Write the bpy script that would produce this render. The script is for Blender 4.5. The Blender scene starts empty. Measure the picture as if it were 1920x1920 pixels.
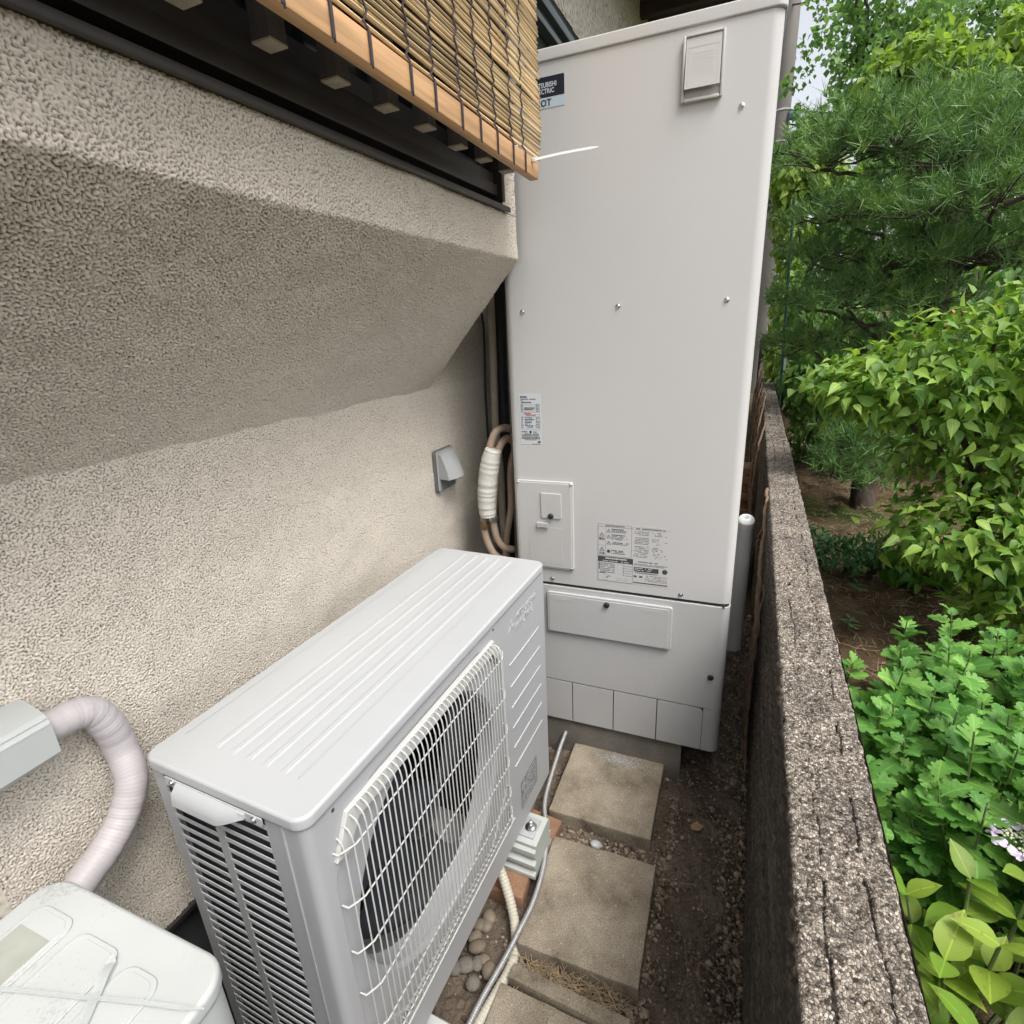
import bpy, bmesh, math, random
import numpy as np
from mathutils import Matrix, Vector, noise as mnoise

random.seed(7); rng = np.random.default_rng(7)
scene = bpy.context.scene
col = scene.collection
# ------------------------------------------------------------------ camera
CAM = np.array([0.0, 0.0, 1.40])
R_RIGHT = np.array([0.91789365, 0.39392394, -0.04790798])
R_UP = np.array([-0.08523093, 0.31361472, 0.94571745])
R_FWD = np.array([-0.38756539, 0.8639848, -0.32143947])
FPX = 1012.6
cd = bpy.data.cameras.new('camera'); cam = bpy.data.objects.new('camera', cd); col.objects.link(cam)
cd.sensor_width = 36; cd.lens = 36 * FPX / 1920; cd.clip_start = .02; cd.clip_end = 2000
cam.matrix_world = Matrix(((R_RIGHT[0], R_UP[0], -R_FWD[0], CAM[0]), (R_RIGHT[1], R_UP[1], -R_FWD[1], CAM[1]),
                           (R_RIGHT[2], R_UP[2], -R_FWD[2], CAM[2]), (0, 0, 0, 1)))
scene.camera = cam
# ------------------------------------------------------------------ light
SUN_EL, SUN_AZ = 60, 122            # azimuth from +Y clockwise: high on the garden side
world = bpy.data.worlds.new('World'); scene.world = world; world.use_nodes = True
wn = world.node_tree; wn.nodes.clear()
sky = wn.nodes.new('ShaderNodeTexSky'); sky.sky_type = 'NISHITA'; sky.sun_disc = False
sky.sun_elevation = math.radians(SUN_EL); sky.sun_rotation = math.radians(SUN_AZ)
sky.air_density = 1.0; sky.dust_density = 5.0; sky.ozone_density = 1.0
hs = wn.nodes.new('ShaderNodeHueSaturation'); hs.inputs['Saturation'].default_value = .28
bg = wn.nodes.new('ShaderNodeBackground'); bg.inputs['Strength'].default_value = .15
wo = wn.nodes.new('ShaderNodeOutputWorld')
wn.links.new(sky.outputs[0], hs.inputs['Color']); wn.links.new(hs.outputs[0], bg.inputs['Color']); wn.links.new(bg.outputs[0], wo.inputs[0])
sl = bpy.data.lights.new('sun', 'SUN'); sl.energy = 1.3; sl.angle = math.radians(25); sl.color = (1, .97, .93)
so = bpy.data.objects.new('sun', sl); col.objects.link(so)
_a, _e = math.radians(SUN_AZ), math.radians(SUN_EL)
so.rotation_euler = Vector((math.sin(_a) * math.cos(_e), math.cos(_a) * math.cos(_e), math.sin(_e))).to_track_quat('Z', 'Y').to_euler()
vs = scene.view_settings; vs.view_transform = 'Standard'; vs.look = 'None'; vs.exposure = 0.92; vs.gamma = 1; vs.use_curve_mapping = False

# ------------------------------------------------------------------ pixel helpers (photo pixels, 1920 wide)
def ray(px, py): return R_RIGHT * (px - 960) / FPX - R_UP * (py - 960) / FPX + R_FWD
def _at(px, py, ax, c):
    d = ray(px, py); return CAM + d * (c - CAM[ax]) / d[ax]
def at_x(px, py, c): return _at(px, py, 0, c)
def at_y(px, py, c): return _at(px, py, 1, c)
def at_z(px, py, c): return _at(px, py, 2, c)

# ------------------------------------------------------------------ materials
def nodes(name):
    m = bpy.data.materials.new(name); m.use_nodes = True; nt = m.node_tree
    return m, nt, nt.nodes['Principled BSDF']
def N(nt, t, **kw):
    n = nt.nodes.new(t)
    for k, v in kw.items():
        if k in n.inputs: n.inputs[k].default_value = v
        else: setattr(n, k, v)
    return n
def L(nt, a, b): nt.links.new(a, b)
def ramp(nt, fac, stops):
    r = nt.nodes.new('ShaderNodeValToRGB'); e = r.color_ramp.elements
    while len(e) < len(stops): e.new(.5)
    for el, (p, c) in zip(e, stops): el.position = p; el.color = (*c, 1)
    L(nt, fac, r.inputs[0]); return r.outputs[0]
def coords(nt, which='Object', scale=None):
    tc = N(nt, 'ShaderNodeTexCoord'); o = tc.outputs[which]
    if scale:
        mp = N(nt, 'ShaderNodeMapping'); mp.inputs['Scale'].default_value = scale; L(nt, o, mp.inputs[0]); o = mp.outputs[0]
    return o
def mul(c, k): return tuple(min(1, x * k) for x in c)
def pbr(name, c, rough=.5, metal=0, var=.06, vs_=6, bump=0, bs=300, bd=.0006, stretch=None, spec=.5, orand=0, c2=None, fine=0, fs=400):
    m, nt, b = nodes(name)
    b.inputs['Roughness'].default_value = rough; b.inputs['Metallic'].default_value = metal; b.inputs['Specular IOR Level'].default_value = spec
    co = coords(nt, 'Object', stretch)
    n = N(nt, 'ShaderNodeTexNoise', Scale=vs_, Detail=6, Roughness=.6); L(nt, co, n.inputs['Vector'])
    out = ramp(nt, n.outputs['Fac'], [(.28, mul(c, 1 - var)), (.72, c2 if c2 else mul(c, 1 + var))])
    if fine:
        n3 = N(nt, 'ShaderNodeTexNoise', Scale=fs, Detail=3); L(nt, co, n3.inputs['Vector'])
        g = ramp(nt, n3.outputs['Fac'], [(.35, (1 - fine,) * 3), (.65, (1, 1, 1))])
        mx = N(nt, 'ShaderNodeMixRGB', blend_type='MULTIPLY'); mx.inputs[0].default_value = 1
        L(nt, out, mx.inputs[1]); L(nt, g, mx.inputs[2]); out = mx.outputs[0]
    if orand:
        oi = N(nt, 'ShaderNodeObjectInfo'); g = ramp(nt, oi.outputs['Random'], [(0, (1 - orand,) * 3), (1, (1, 1, 1))])
        mx = N(nt, 'ShaderNodeMixRGB', blend_type='MULTIPLY'); mx.inputs[0].default_value = 1
        L(nt, out, mx.inputs[1]); L(nt, g, mx.inputs[2]); out = mx.outputs[0]
    L(nt, out, b.inputs['Base Color'])
    if bump:
        n2 = N(nt, 'ShaderNodeTexNoise', Scale=bs, Detail=4); L(nt, co, n2.inputs['Vector'])
        bp = N(nt, 'ShaderNodeBump', Strength=bump, Distance=bd); L(nt, n2.outputs['Fac'], bp.inputs['Height']); L(nt, bp.outputs[0], b.inputs['Normal'])
    return m
def attr_mat(name, stops, rough=.8, attr='var', noise=(30, .25), bump=(600, .4, .0006), c_coord='Object'):
    m, nt, b = nodes(name); b.inputs['Roughness'].default_value = rough; b.inputs['Specular IOR Level'].default_value = .25
    a = N(nt, 'ShaderNodeAttribute', attribute_name=attr)
    out = ramp(nt, a.outputs['Fac'], stops); co = coords(nt, c_coord)
    if noise:
        n = N(nt, 'ShaderNodeTexNoise', Scale=noise[0], Detail=5); L(nt, co, n.inputs['Vector'])
        g = ramp(nt, n.outputs['Fac'], [(.3, (1 - noise[1],) * 3), (.7, (1, 1, 1))])
        mx = N(nt, 'ShaderNodeMixRGB', blend_type='MULTIPLY'); mx.inputs[0].default_value = 1
        L(nt, out, mx.inputs[1]); L(nt, g, mx.inputs[2]); out = mx.outputs[0]
    L(nt, out, b.inputs['Base Color'])
    if bump:
        n2 = N(nt, 'ShaderNodeTexNoise', Scale=bump[0], Detail=3); L(nt, co, n2.inputs['Vector'])
        bp = N(nt, 'ShaderNodeBump', Strength=bump[1], Distance=bump[2]); L(nt, n2.outputs['Fac'], bp.inputs['Height']); L(nt, bp.outputs[0], b.inputs['Normal'])
    return m
def leaf_mat(name, stops, rough=.45, trans=.35, vein=0, vn=6, blot=None):
    m, nt, b = nodes(name); b.inputs['Roughness'].default_value = rough; b.inputs['Specular IOR Level'].default_value = .35
    a = N(nt, 'ShaderNodeAttribute', attribute_name='var'); oi = N(nt, 'ShaderNodeObjectInfo')
    ad = N(nt, 'ShaderNodeMath', operation='ADD'); L(nt, a.outputs['Fac'], ad.inputs[0]); L(nt, oi.outputs['Random'], ad.inputs[1])
    fr = N(nt, 'ShaderNodeMath', operation='FRACT'); L(nt, ad.outputs[0], fr.inputs[0])
    c = ramp(nt, fr.outputs[0], stops)
    if vein:
        la = N(nt, 'ShaderNodeAttribute', attribute_name='leafco'); sx = N(nt, 'ShaderNodeSeparateXYZ'); L(nt, la.outputs['Vector'], sx.inputs[0])
        ab = N(nt, 'ShaderNodeMath', operation='ABSOLUTE'); L(nt, sx.outputs[0], ab.inputs[0])
        m1 = N(nt, 'ShaderNodeMath', operation='MULTIPLY_ADD'); L(nt, ab.outputs[0], m1.inputs[0]); m1.inputs[1].default_value = -.9; L(nt, sx.outputs[1], m1.inputs[2])
        m2 = N(nt, 'ShaderNodeMath', operation='MULTIPLY'); L(nt, m1.outputs[0], m2.inputs[0]); m2.inputs[1].default_value = vn * 2 * math.pi
        sn = N(nt, 'ShaderNodeMath', operation='SINE'); L(nt, m2.outputs[0], sn.inputs[0]); s2 = N(nt, 'ShaderNodeMath', operation='ABSOLUTE'); L(nt, sn.outputs[0], s2.inputs[0])
        vc2 = ramp(nt, s2.outputs[0], [(.0, (1.06, 1.06, 1.0)), (.2, (.98, .98, .98)), (1, (1, 1, 1))]); mr = ramp(nt, ab.outputs[0], [(.012, (1.5, 1.45, 1.2)), (.035, (1, 1, 1))])
        for q in (vc2, mr):
            mx_ = N(nt, 'ShaderNodeMixRGB', blend_type='MULTIPLY'); mx_.inputs[0].default_value = 1; L(nt, c, mx_.inputs[1]); L(nt, q, mx_.inputs[2]); c = mx_.outputs[0]
        bp = N(nt, 'ShaderNodeBump', Strength=vein, Distance=.002); L(nt, s2.outputs[0], bp.inputs['Height']); L(nt, bp.outputs[0], b.inputs['Normal'])
    if blot:
        bn = N(nt, 'ShaderNodeTexNoise', Scale=45, Detail=5); L(nt, coords(nt), bn.inputs['Vector']); bf = ramp(nt, bn.outputs['Fac'], [(.56, (0, 0, 0)), (.68, (.8, .8, .8))])
        mx_ = N(nt, 'ShaderNodeMixRGB'); L(nt, bf, mx_.inputs[0]); L(nt, c, mx_.inputs[1]); mx_.inputs[2].default_value = (*blot, 1); c = mx_.outputs[0]
    L(nt, c, b.inputs['Base Color'])
    tr = N(nt, 'ShaderNodeBsdfTranslucent'); mx = N(nt, 'ShaderNodeMixShader'); mx.inputs[0].default_value = trans
    br = N(nt, 'ShaderNodeMixRGB', blend_type='MULTIPLY'); br.inputs[0].default_value = 1; br.inputs[2].default_value = (1.3, 1.35, .6, 1)
    L(nt, c, br.inputs[1]); L(nt, br.outputs[0], tr.inputs[0])
    L(nt, b.outputs[0], mx.inputs[1]); L(nt, tr.outputs[0], mx.inputs[2]); L(nt, mx.outputs[0], nt.nodes['Material Output'].inputs[0])
    return m

MAT = {}
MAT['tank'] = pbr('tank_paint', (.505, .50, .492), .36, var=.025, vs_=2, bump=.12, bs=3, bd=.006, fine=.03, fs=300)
MAT['tank_shaded'] = pbr('tank_shaded_paint', (.45, .449, .446), .38, var=.035, vs_=5, bump=.1, bs=4, bd=.005, fine=.05, fs=200)  # darker tank paint: shade low down put into colour, plus dirt speckle
MAT['tank_plastic'] = pbr('tank_plastic', (.46, .452, .44), .5, var=.02, bump=.15, bs=700, bd=.0002)
MAT['unit'] = pbr('unit_paint', (.395, .405, .41), .36, var=.035, vs_=4, bump=.05, bs=900, bd=.0002)
MAT['unit_shaded'] = pbr('unit_shaded_paint', (.34, .345, .355), .4, var=.02, vs_=3)  # unit paint toned darker: shade of the upright faces put into colour
MAT['wire'] = pbr('guard_wire', (.46, .46, .44), .4, var=.03)
MAT['black'] = pbr('black_void', (.012, .014, .018), .7, var=.3, vs_=40)
MAT['fins'] = pbr('condenser_fins', (.03, .035, .042), .5, .3, var=.4, vs_=30, stretch=(1, 1, .05))
MAT['fan'] = pbr('fan_blade', (.02, .024, .03), .4, var=.1)
MAT['rubber'] = pbr('black_rubber', (.015, .015, .017), .45, var=.2)
MAT['steel'] = pbr('steel', (.62, .62, .62), .28, 1, var=.06, vs_=60)
MAT['cablegrey'] = pbr('grey_braid', (.34, .34, .34), .4, .35, var=.1, vs_=60)
MAT['seam'] = pbr('panel_seam', (.04, .04, .04), .8)
MAT['label_white'] = pbr('label_stock', (.50, .535, .56), .35, var=.02)
MAT['label_blue'] = pbr('label_pale_blue', (.42, .50, .55), .35, var=.02)
MAT['label_clear'] = pbr('label_clear_film', (.51, .505, .496), .3, var=.02)
MAT['ink'] = pbr('label_ink', (.05, .055, .06), .5, var=.1)
MAT['ink2'] = pbr('label_ink_grey', (.17, .175, .18), .5, var=.1)
MAT['navy'] = pbr('label_navy', (.018, .021, .03), .3, var=.1)
MAT['red'] = pbr('label_red', (.45, .10, .08), .5)
MAT['bronze'] = pbr('bronze_aluminium', (.036, .030, .027), .45, .2, var=.2, vs_=8, stretch=(1, .2, 1))
MAT['barwood'] = pbr('lattice_wood', (.065, .056, .056), .7, var=.3, vs_=30, stretch=(1, 1, .1))
MAT['barend'] = pbr('lattice_end_cap', (.34, .29, .22), .7, var=.15, vs_=80)
MAT['glass'] = pbr('window_glass', (.012, .016, .018), .08, var=.1)
MAT['glass2'] = pbr('window_glass_far', (.05, .065, .065), .1, var=.2, vs_=3)
MAT['batten'] = pbr('batten_wood', (.56, .33, .16), .6, var=.2, vs_=18, stretch=(1, .06, 1), bump=.3, bs=60, bd=.0008, fine=.3, fs=90)
MAT['reed'] = pbr('reed', (.80, .565, .315), .5, var=.35, vs_=14, stretch=(1, .25, 1), orand=.5, fine=.2, fs=60)
MAT['cord'] = pbr('dark_cord', (.035, .03, .038), .8, var=.2, vs_=200)
MAT['tie'] = pbr('white_nylon', (.62, .63, .61), .35, var=.02)
MAT['beige_pipe'] = pbr('beige_insulation', (.36, .27, .20), .6, var=.15, vs_=12)
MAT['wrap'] = pbr('white_wrap', (.58, .57, .52), .55, var=.06, vs_=20, bump=.5, bs=60, bd=.002, stretch=(1, 1, 3))
MAT['taped'] = pbr('pinkish_tape', (.44, .41, .415), .5, var=.07, vs_=12, bump=.25, bs=90, bd=.001)
MAT['duct'] = pbr('duct_plastic', (.41, .43, .42), .4, var=.02)
MAT['conduit'] = pbr('grey_conduit', (.42, .38, .31), .6, var=.15, vs_=20)
MAT['blackpipe'] = pbr('black_pipe', (.014, .018, .022), .5, var=.3, vs_=12)
MAT['hose'] = pbr('drain_hose', (.47, .44, .36), .55, var=.08, vs_=20)
MAT['brass'] = pbr('old_brass', (.22, .13, .07), .5, .4, var=.3, vs_=60)
MAT['plastic_grey'] = pbr('mount_plastic', (.42, .445, .42), .5, var=.05)
MAT['brick'] = pbr('orange_brick', (.28, .155, .09), .85, var=.25, vs_=25, bump=.5, bs=200, bd=.001, fine=.3)
MAT['concrete'] = pbr('old_concrete', (.17, .155, .13), .9, var=.3, vs_=9, bump=.6, bs=220, bd=.0015, fine=.3, fs=260)
MAT['foundation'] = pbr('foundation', (.05, .05, .052), .9, var=.3, vs_=9)
MAT['hood'] = pbr('hood_paint', (.34, .35, .35), .45, var=.06, vs_=20)
MAT['gasket'] = pbr('hood_gasket', (.16, .16, .16), .8)
MAT['eave'] = pbr('eave_boards', (.030, .022, .022), .7, var=.3, vs_=20, stretch=(4, .3, 1))
MAT['beam'] = pbr('eave_beam', (.055, .038, .03), .7, var=.3, vs_=20, stretch=(.3, 4, 1))
MAT['pole'] = pbr('pole_concrete', (.22, .20, .185), .85, var=.2, vs_=4, stretch=(1, 1, .2), fine=.15)
MAT['band'] = pbr('pole_band', (.6, .6, .6), .4, .6)
MAT['bluewrap'] = pbr('blue_sleeve', (.10, .22, .34), .6, var=.3, vs_=20)
MAT['wireblack'] = pbr('overhead_cable', (.02, .02, .02), .6)
MAT['greenpole'] = pbr('green_stake', (.008, .05, .032), .35, var=.3, vs_=12)
MAT['bark'] = pbr('bark', (.06, .045, .035), .95, var=.5, vs_=25, stretch=(1, 1, .3), bump=1, bs=60, bd=.006)
MAT['twig'] = pbr('dry_twig', (.17, .115, .075), .9, var=.4, vs_=40, bump=.7, bs=90, bd=.002)
MAT['stem'] = pbr('green_stem', (.10, .14, .05), .6, var=.2, vs_=20)
MAT['straw'] = pbr('dry_grass', (.27, .20, .12), .9, var=.3, vs_=30)
MAT['lilac'] = pbr('lilac_petal', (.60, .50, .68), .5, var=.15, vs_=60)
MAT['floret'] = pbr('floret', (.55, .56, .42), .6, var=.3, vs_=120)
MAT['white_tube'] = pbr('white_tube', (.80, .80, .79), .45, var=.02)
MAT['redleaf'] = pbr('young_red_leaf', (.30, .10, .05), .5, var=.3, vs_=30)
MAT['deadleaf'] = pbr('dead_leaf', (.36, .24, .12), .8, var=.3, vs_=40)
MAT['stucco'] = attr_mat('stucco', [(0, (.10, .088, .072)), (.22, (.30, .265, .215)), (.43, (.585, .53, .45)), (1, (.80, .745, .655))], .95, noise=(2.2, .12), bump=(900, .5, .0008))  # colour darkens with depth: crevice shade and dirt painted into the pits
MAT['pebbledash_plain'] = attr_mat('exposed_aggregate', [(0, (.025, .023, .021)), (.18, (.075, .068, .06)), (.4, (.19, .168, .145)), (.7, (.33, .297, .252)), (.9, (.44, .405, .355)), (1, (.62, .60, .56))], .9, noise=(7, .5), bump=(900, .4, .0005))
def cap_mat():
    m, nt, b = nodes('exposed_aggregate_cap'); b.inputs['Roughness'].default_value = .9; b.inputs['Specular IOR Level'].default_value = .2
    co = coords(nt); v = N(nt, 'ShaderNodeTexVoronoi', Scale=300); L(nt, co, v.inputs['Vector']); sp = N(nt, 'ShaderNodeSeparateColor'); L(nt, v.outputs['Color'], sp.inputs[0])
    c = ramp(nt, sp.outputs[0], [(0, (.085, .077, .068)), (.25, (.17, .152, .132)), (.5, (.28, .25, .213)), (.8, (.38, .34, .29)), (1, (.56, .52, .46))])
    v2 = N(nt, 'ShaderNodeTexVoronoi', Scale=300, feature='DISTANCE_TO_EDGE'); L(nt, co, v2.inputs['Vector']); e = ramp(nt, v2.outputs['Distance'], [(.02, (.30, .28, .26)), (.16, (1, 1, 1))])
    at = N(nt, 'ShaderNodeAttribute', attribute_name='var'); a = ramp(nt, at.outputs['Fac'], [(.05, (.12, .11, .11)), (.15, (.55, .55, .55)), (.45, (1, 1, 1))])
    n = N(nt, 'ShaderNodeTexNoise', Scale=8, Detail=6, Roughness=.65); L(nt, co, n.inputs['Vector']); d = ramp(nt, n.outputs['Fac'], [(.32, (.55, .54, .54)), (.6, (1, .98, .95))])
    for q in (e, a, d):
        mx = N(nt, 'ShaderNodeMixRGB', blend_type='MULTIPLY'); mx.inputs[0].default_value = 1; L(nt, c, mx.inputs[1]); L(nt, q, mx.inputs[2]); c = mx.outputs[0]
    L(nt, c, b.inputs['Base Color']); bp = N(nt, 'ShaderNodeBump', Strength=.8, Distance=.0012); L(nt, v2.outputs['Distance'], bp.inputs['Height']); L(nt, bp.outputs[0], b.inputs['Normal']); return m
MAT['pebbledash'] = cap_mat()
MAT['slab'] = None
def slab_mat():
    m, nt, b = nodes('slab_concrete'); b.inputs['Roughness'].default_value = .92; b.inputs['Specular IOR Level'].default_value = .2
    co = coords(nt)
    n = N(nt, 'ShaderNodeTexNoise', Scale=7, Detail=7, Roughness=.62); L(nt, co, n.inputs['Vector'])
    c = ramp(nt, n.outputs['Fac'], [(.30, (.10, .083, .061)), (.46, (.255, .215, .16)), (.68, (.38, .33, .255))])
    n2 = N(nt, 'ShaderNodeTexNoise', Scale=330, Detail=3); L(nt, co, n2.inputs['Vector'])
    g = ramp(nt, n2.outputs['Fac'], [(.33, (.55, .55, .55)), (.55, (1, 1, 1)), (.72, (1.0, 1.0, 1.0))])
    mx = N(nt, 'ShaderNodeMixRGB', blend_type='MULTIPLY'); mx.inputs[0].default_value = 1; L(nt, c, mx.inputs[1]); L(nt, g, mx.inputs[2])
    v = N(nt, 'ShaderNodeTexVoronoi', Scale=95); L(nt, co, v.inputs['Vector'])
    sp = ramp(nt, v.outputs['Distance'], [(.10, (1, 1, 1)), (.16, (0, 0, 0))])
    n4 = N(nt, 'ShaderNodeTexNoise', Scale=55, Detail=1); L(nt, co, n4.inputs['Vector'])
    ms = N(nt, 'ShaderNodeMath', operation='GREATER_THAN'); L(nt, n4.outputs['Fac'], ms.inputs[0]); ms.inputs[1].default_value = .56
    mm = N(nt, 'ShaderNodeMath', operation='MULTIPLY'); L(nt, sp, mm.inputs[0]); L(nt, ms.outputs[0], mm.inputs[1])
    mx2 = N(nt, 'ShaderNodeMixRGB'); L(nt, mm.outputs[0], mx2.inputs[0]); L(nt, mx.outputs[0], mx2.inputs[1]); mx2.inputs[2].default_value = (.46, .40, .31, 1)
    L(nt, mx2.outputs[0], b.inputs['Base Color'])
    bp = N(nt, 'ShaderNodeBump', Strength=.7, Distance=.0015); L(nt, n2.outputs['Fac'], bp.inputs['Height']); L(nt, bp.outputs[0], b.inputs['Normal'])
    return m
MAT['slab'] = slab_mat()
def soil_mat(name, stops, scale=5, fs=160, moss=None):
    m, nt, b = nodes(name); b.inputs['Roughness'].default_value = .95; b.inputs['Specular IOR Level'].default_value = .15
    co = coords(nt)
    n = N(nt, 'ShaderNodeTexNoise', Scale=scale, Detail=9, Roughness=.7); L(nt, co, n.inputs['Vector'])
    c = ramp(nt, n.outputs['Fac'], stops)
    n2 = N(nt, 'ShaderNodeTexNoise', Scale=fs, Detail=4, Roughness=.7); L(nt, co, n2.inputs['Vector'])
    g = ramp(nt, n2.outputs['Fac'], [(.3, (.4, .4, .4)), (.6, (1, 1, 1))])
    mx = N(nt, 'ShaderNodeMixRGB', blend_type='MULTIPLY'); mx.inputs[0].default_value = 1; L(nt, c, mx.inputs[1]); L(nt, g, mx.inputs[2]); out = mx.outputs[0]
    if moss:
        n3 = N(nt, 'ShaderNodeTexNoise', Scale=1.3, Detail=5); L(nt, co, n3.inputs['Vector'])
        f = ramp(nt, n3.outputs['Fac'], [(.5, (0, 0, 0)), (.62, (1, 1, 1))])
        m3 = N(nt, 'ShaderNodeMixRGB'); L(nt, f, m3.inputs[0]); L(nt, out, m3.inputs[1]); m3.inputs[2].default_value = (*moss, 1); out = m3.outputs[0]
    L(nt, out, b.inputs['Base Color'])
    bp = N(nt, 'ShaderNodeBump', Strength=1, Distance=.006); L(nt, n2.outputs['Fac'], bp.inputs['Height']); L(nt, bp.outputs[0], b.inputs['Normal'])
    return m
MAT['soil'] = soil_mat('path_soil', [(.25, (.105, .08, .06)), (.5, (.185, .145, .11)), (.75, (.28, .23, .18))], 6, 220)
MAT['garden'] = soil_mat('garden_soil', [(.25, (.05, .034, .02)), (.5, (.115, .078, .045)), (.75, (.20, .145, .09))], 4, 120, moss=(.045, .06, .015))
def face_mat():
    m, nt, b = nodes('stained_block_face'); b.inputs['Roughness'].default_value = .9; b.inputs['Specular IOR Level'].default_value = .2
    co = coords(nt, 'Object', (1, .5, 9))
    n = N(nt, 'ShaderNodeTexNoise', Scale=9, Detail=8, Roughness=.7); L(nt, co, n.inputs['Vector'])
    c = ramp(nt, n.outputs['Fac'], [(.3, (.026, .022, .019)), (.5, (.075, .063, .052)), (.7, (.19, .16, .13))])
    L(nt, c, b.inputs['Base Color'])
    co2 = coords(nt, 'Object', (1, .7, 2.5)); n2 = N(nt, 'ShaderNodeTexNoise', Scale=120, Detail=5); L(nt, co2, n2.inputs['Vector'])
    bp = N(nt, 'ShaderNodeBump', Strength=.9, Distance=.004); L(nt, n2.outputs['Fac'], bp.inputs['Height']); L(nt, bp.outputs[0], b.inputs['Normal'])
    return m
MAT['face'] = face_mat()
MAT['gravel'] = attr_mat('gravel_stone', [(0, (.075, .056, .041)), (.5, (.18, .14, .10)), (1, (.34, .275, .205))], .9, noise=None, bump=(300, .4, .001))
MAT['pebble'] = pbr('river_pebble', (.20, .16, .115), .75, var=.3, vs_=30, orand=.4)
MAT['oldlid'] = None
def oldlid():
    m, nt, b = nodes('weathered_unit_lid'); b.inputs['Roughness'].default_value = .5
    co = coords(nt)
    n = N(nt, 'ShaderNodeTexNoise', Scale=5, Detail=6); L(nt, co, n.inputs['Vector'])
    c = ramp(nt, n.outputs['Fac'], [(.3, (.385, .40, .39)), (.7, (.455, .47, .46))])
    n2 = N(nt, 'ShaderNodeTexNoise', Scale=240, Detail=4, Roughness=.75); L(nt, co, n2.inputs['Vector'])
    n3 = N(nt, 'ShaderNodeTexNoise', Scale=9, Detail=3); L(nt, co, n3.inputs['Vector'])
    mm = N(nt, 'ShaderNodeMath', operation='MULTIPLY'); L(nt, n2.outputs['Fac'], mm.inputs[0]); L(nt, n3.outputs['Fac'], mm.inputs[1])
    f = ramp(nt, mm.outputs[0], [(.285, (0, 0, 0)), (.345, (.7, .7, .7))])
    mx = N(nt, 'ShaderNodeMixRGB'); L(nt, f, mx.inputs[0]); L(nt, c, mx.inputs[1]); mx.inputs[2].default_value = (.30, .31, .30, 1)
    L(nt, mx.outputs[0], b.inputs['Base Color']); return m
MAT['oldlid'] = oldlid()
MAT['oldsticker'] = pbr('faded_sticker', (.31, .32, .28), .5, var=.15, vs_=20)
MAT['cleartape'] = pbr('clear_tape', (.50, .53, .515), .2, var=.04)
_nt = MAT['cleartape'].node_tree; _t = N(_nt, 'ShaderNodeBsdfTransparent'); _m = N(_nt, 'ShaderNodeMixShader'); _m.inputs[0].default_value = .5
L(_nt, _nt.nodes['Principled BSDF'].outputs[0], _m.inputs[1]); L(_nt, _t.outputs[0], _m.inputs[2]); L(_nt, _m.outputs[0], _nt.nodes['Material Output'].inputs[0])
G = lambda *cs: [(i / (len(cs) - 1), c) for i, c in enumerate(cs)]
MAT['dogwood'] = leaf_mat('dogwood_leaf', G((0.085, 0.180, 0.033), (0.124, 0.246, 0.044), (0.195, 0.336, 0.055), (0.286, 0.420, 0.083), (0.130, 0.240, 0.050)), .42, .35, .2, 5)
MAT['chrys'] = leaf_mat('chrysanthemum_leaf', G((0.075, 0.207, 0.042), (0.121, 0.287, 0.056), (0.196, 0.391, 0.085), (0.103, 0.247, 0.055)), .55, .3, .12, 3)
MAT['hydrangea'] = leaf_mat('hydrangea_leaf', G((.13, .25, .03), (.19, .31, .038), (.25, .35, .05), (.15, .24, .04)), .5, .3, .08, 6, (.18, .12, .04))
MAT['pine'] = leaf_mat('pine_needle', G((0.074, 0.163, 0.052), (0.115, 0.225, 0.063), (0.203, 0.350, 0.098), (0.095, 0.188, 0.069)), .5, .15)
MAT['tree'] = leaf_mat('tree_leaf', G((0.104, 0.201, 0.072), (0.150, 0.275, 0.096), (0.195, 0.342, 0.120), (0.124, 0.232, 0.090)), .5, .5)
MAT['treeyellow'] = leaf_mat('yellowish_tree_leaf', G((0.198, 0.310, 0.066), (0.275, 0.391, 0.088), (0.165, 0.276, 0.061)), .5, .45)
MAT['ivy'] = leaf_mat('climber_leaf', G((0.061, 0.156, 0.036), (0.101, 0.225, 0.046), (0.176, 0.312, 0.061), (0.081, 0.181, 0.042)), .42, .3, .4, 5)
MAT['ivylight'] = leaf_mat('light_climber_leaf', G((0.138, 0.240, 0.044), (0.200, 0.312, 0.055), (0.263, 0.360, 0.066)), .45, .4, .4, 5)
MAT['shrub'] = leaf_mat('small_shrub_leaf', G((.045, .125, .05), (.075, .18, .065), (.10, .22, .08)), .5, .2)
MAT['broad'] = leaf_mat('broad_plant_leaf', G((0.054, 0.156, 0.022), (0.084, 0.216, 0.028), (0.120, 0.264, 0.035)), .4, .25, .5, 6)

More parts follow.
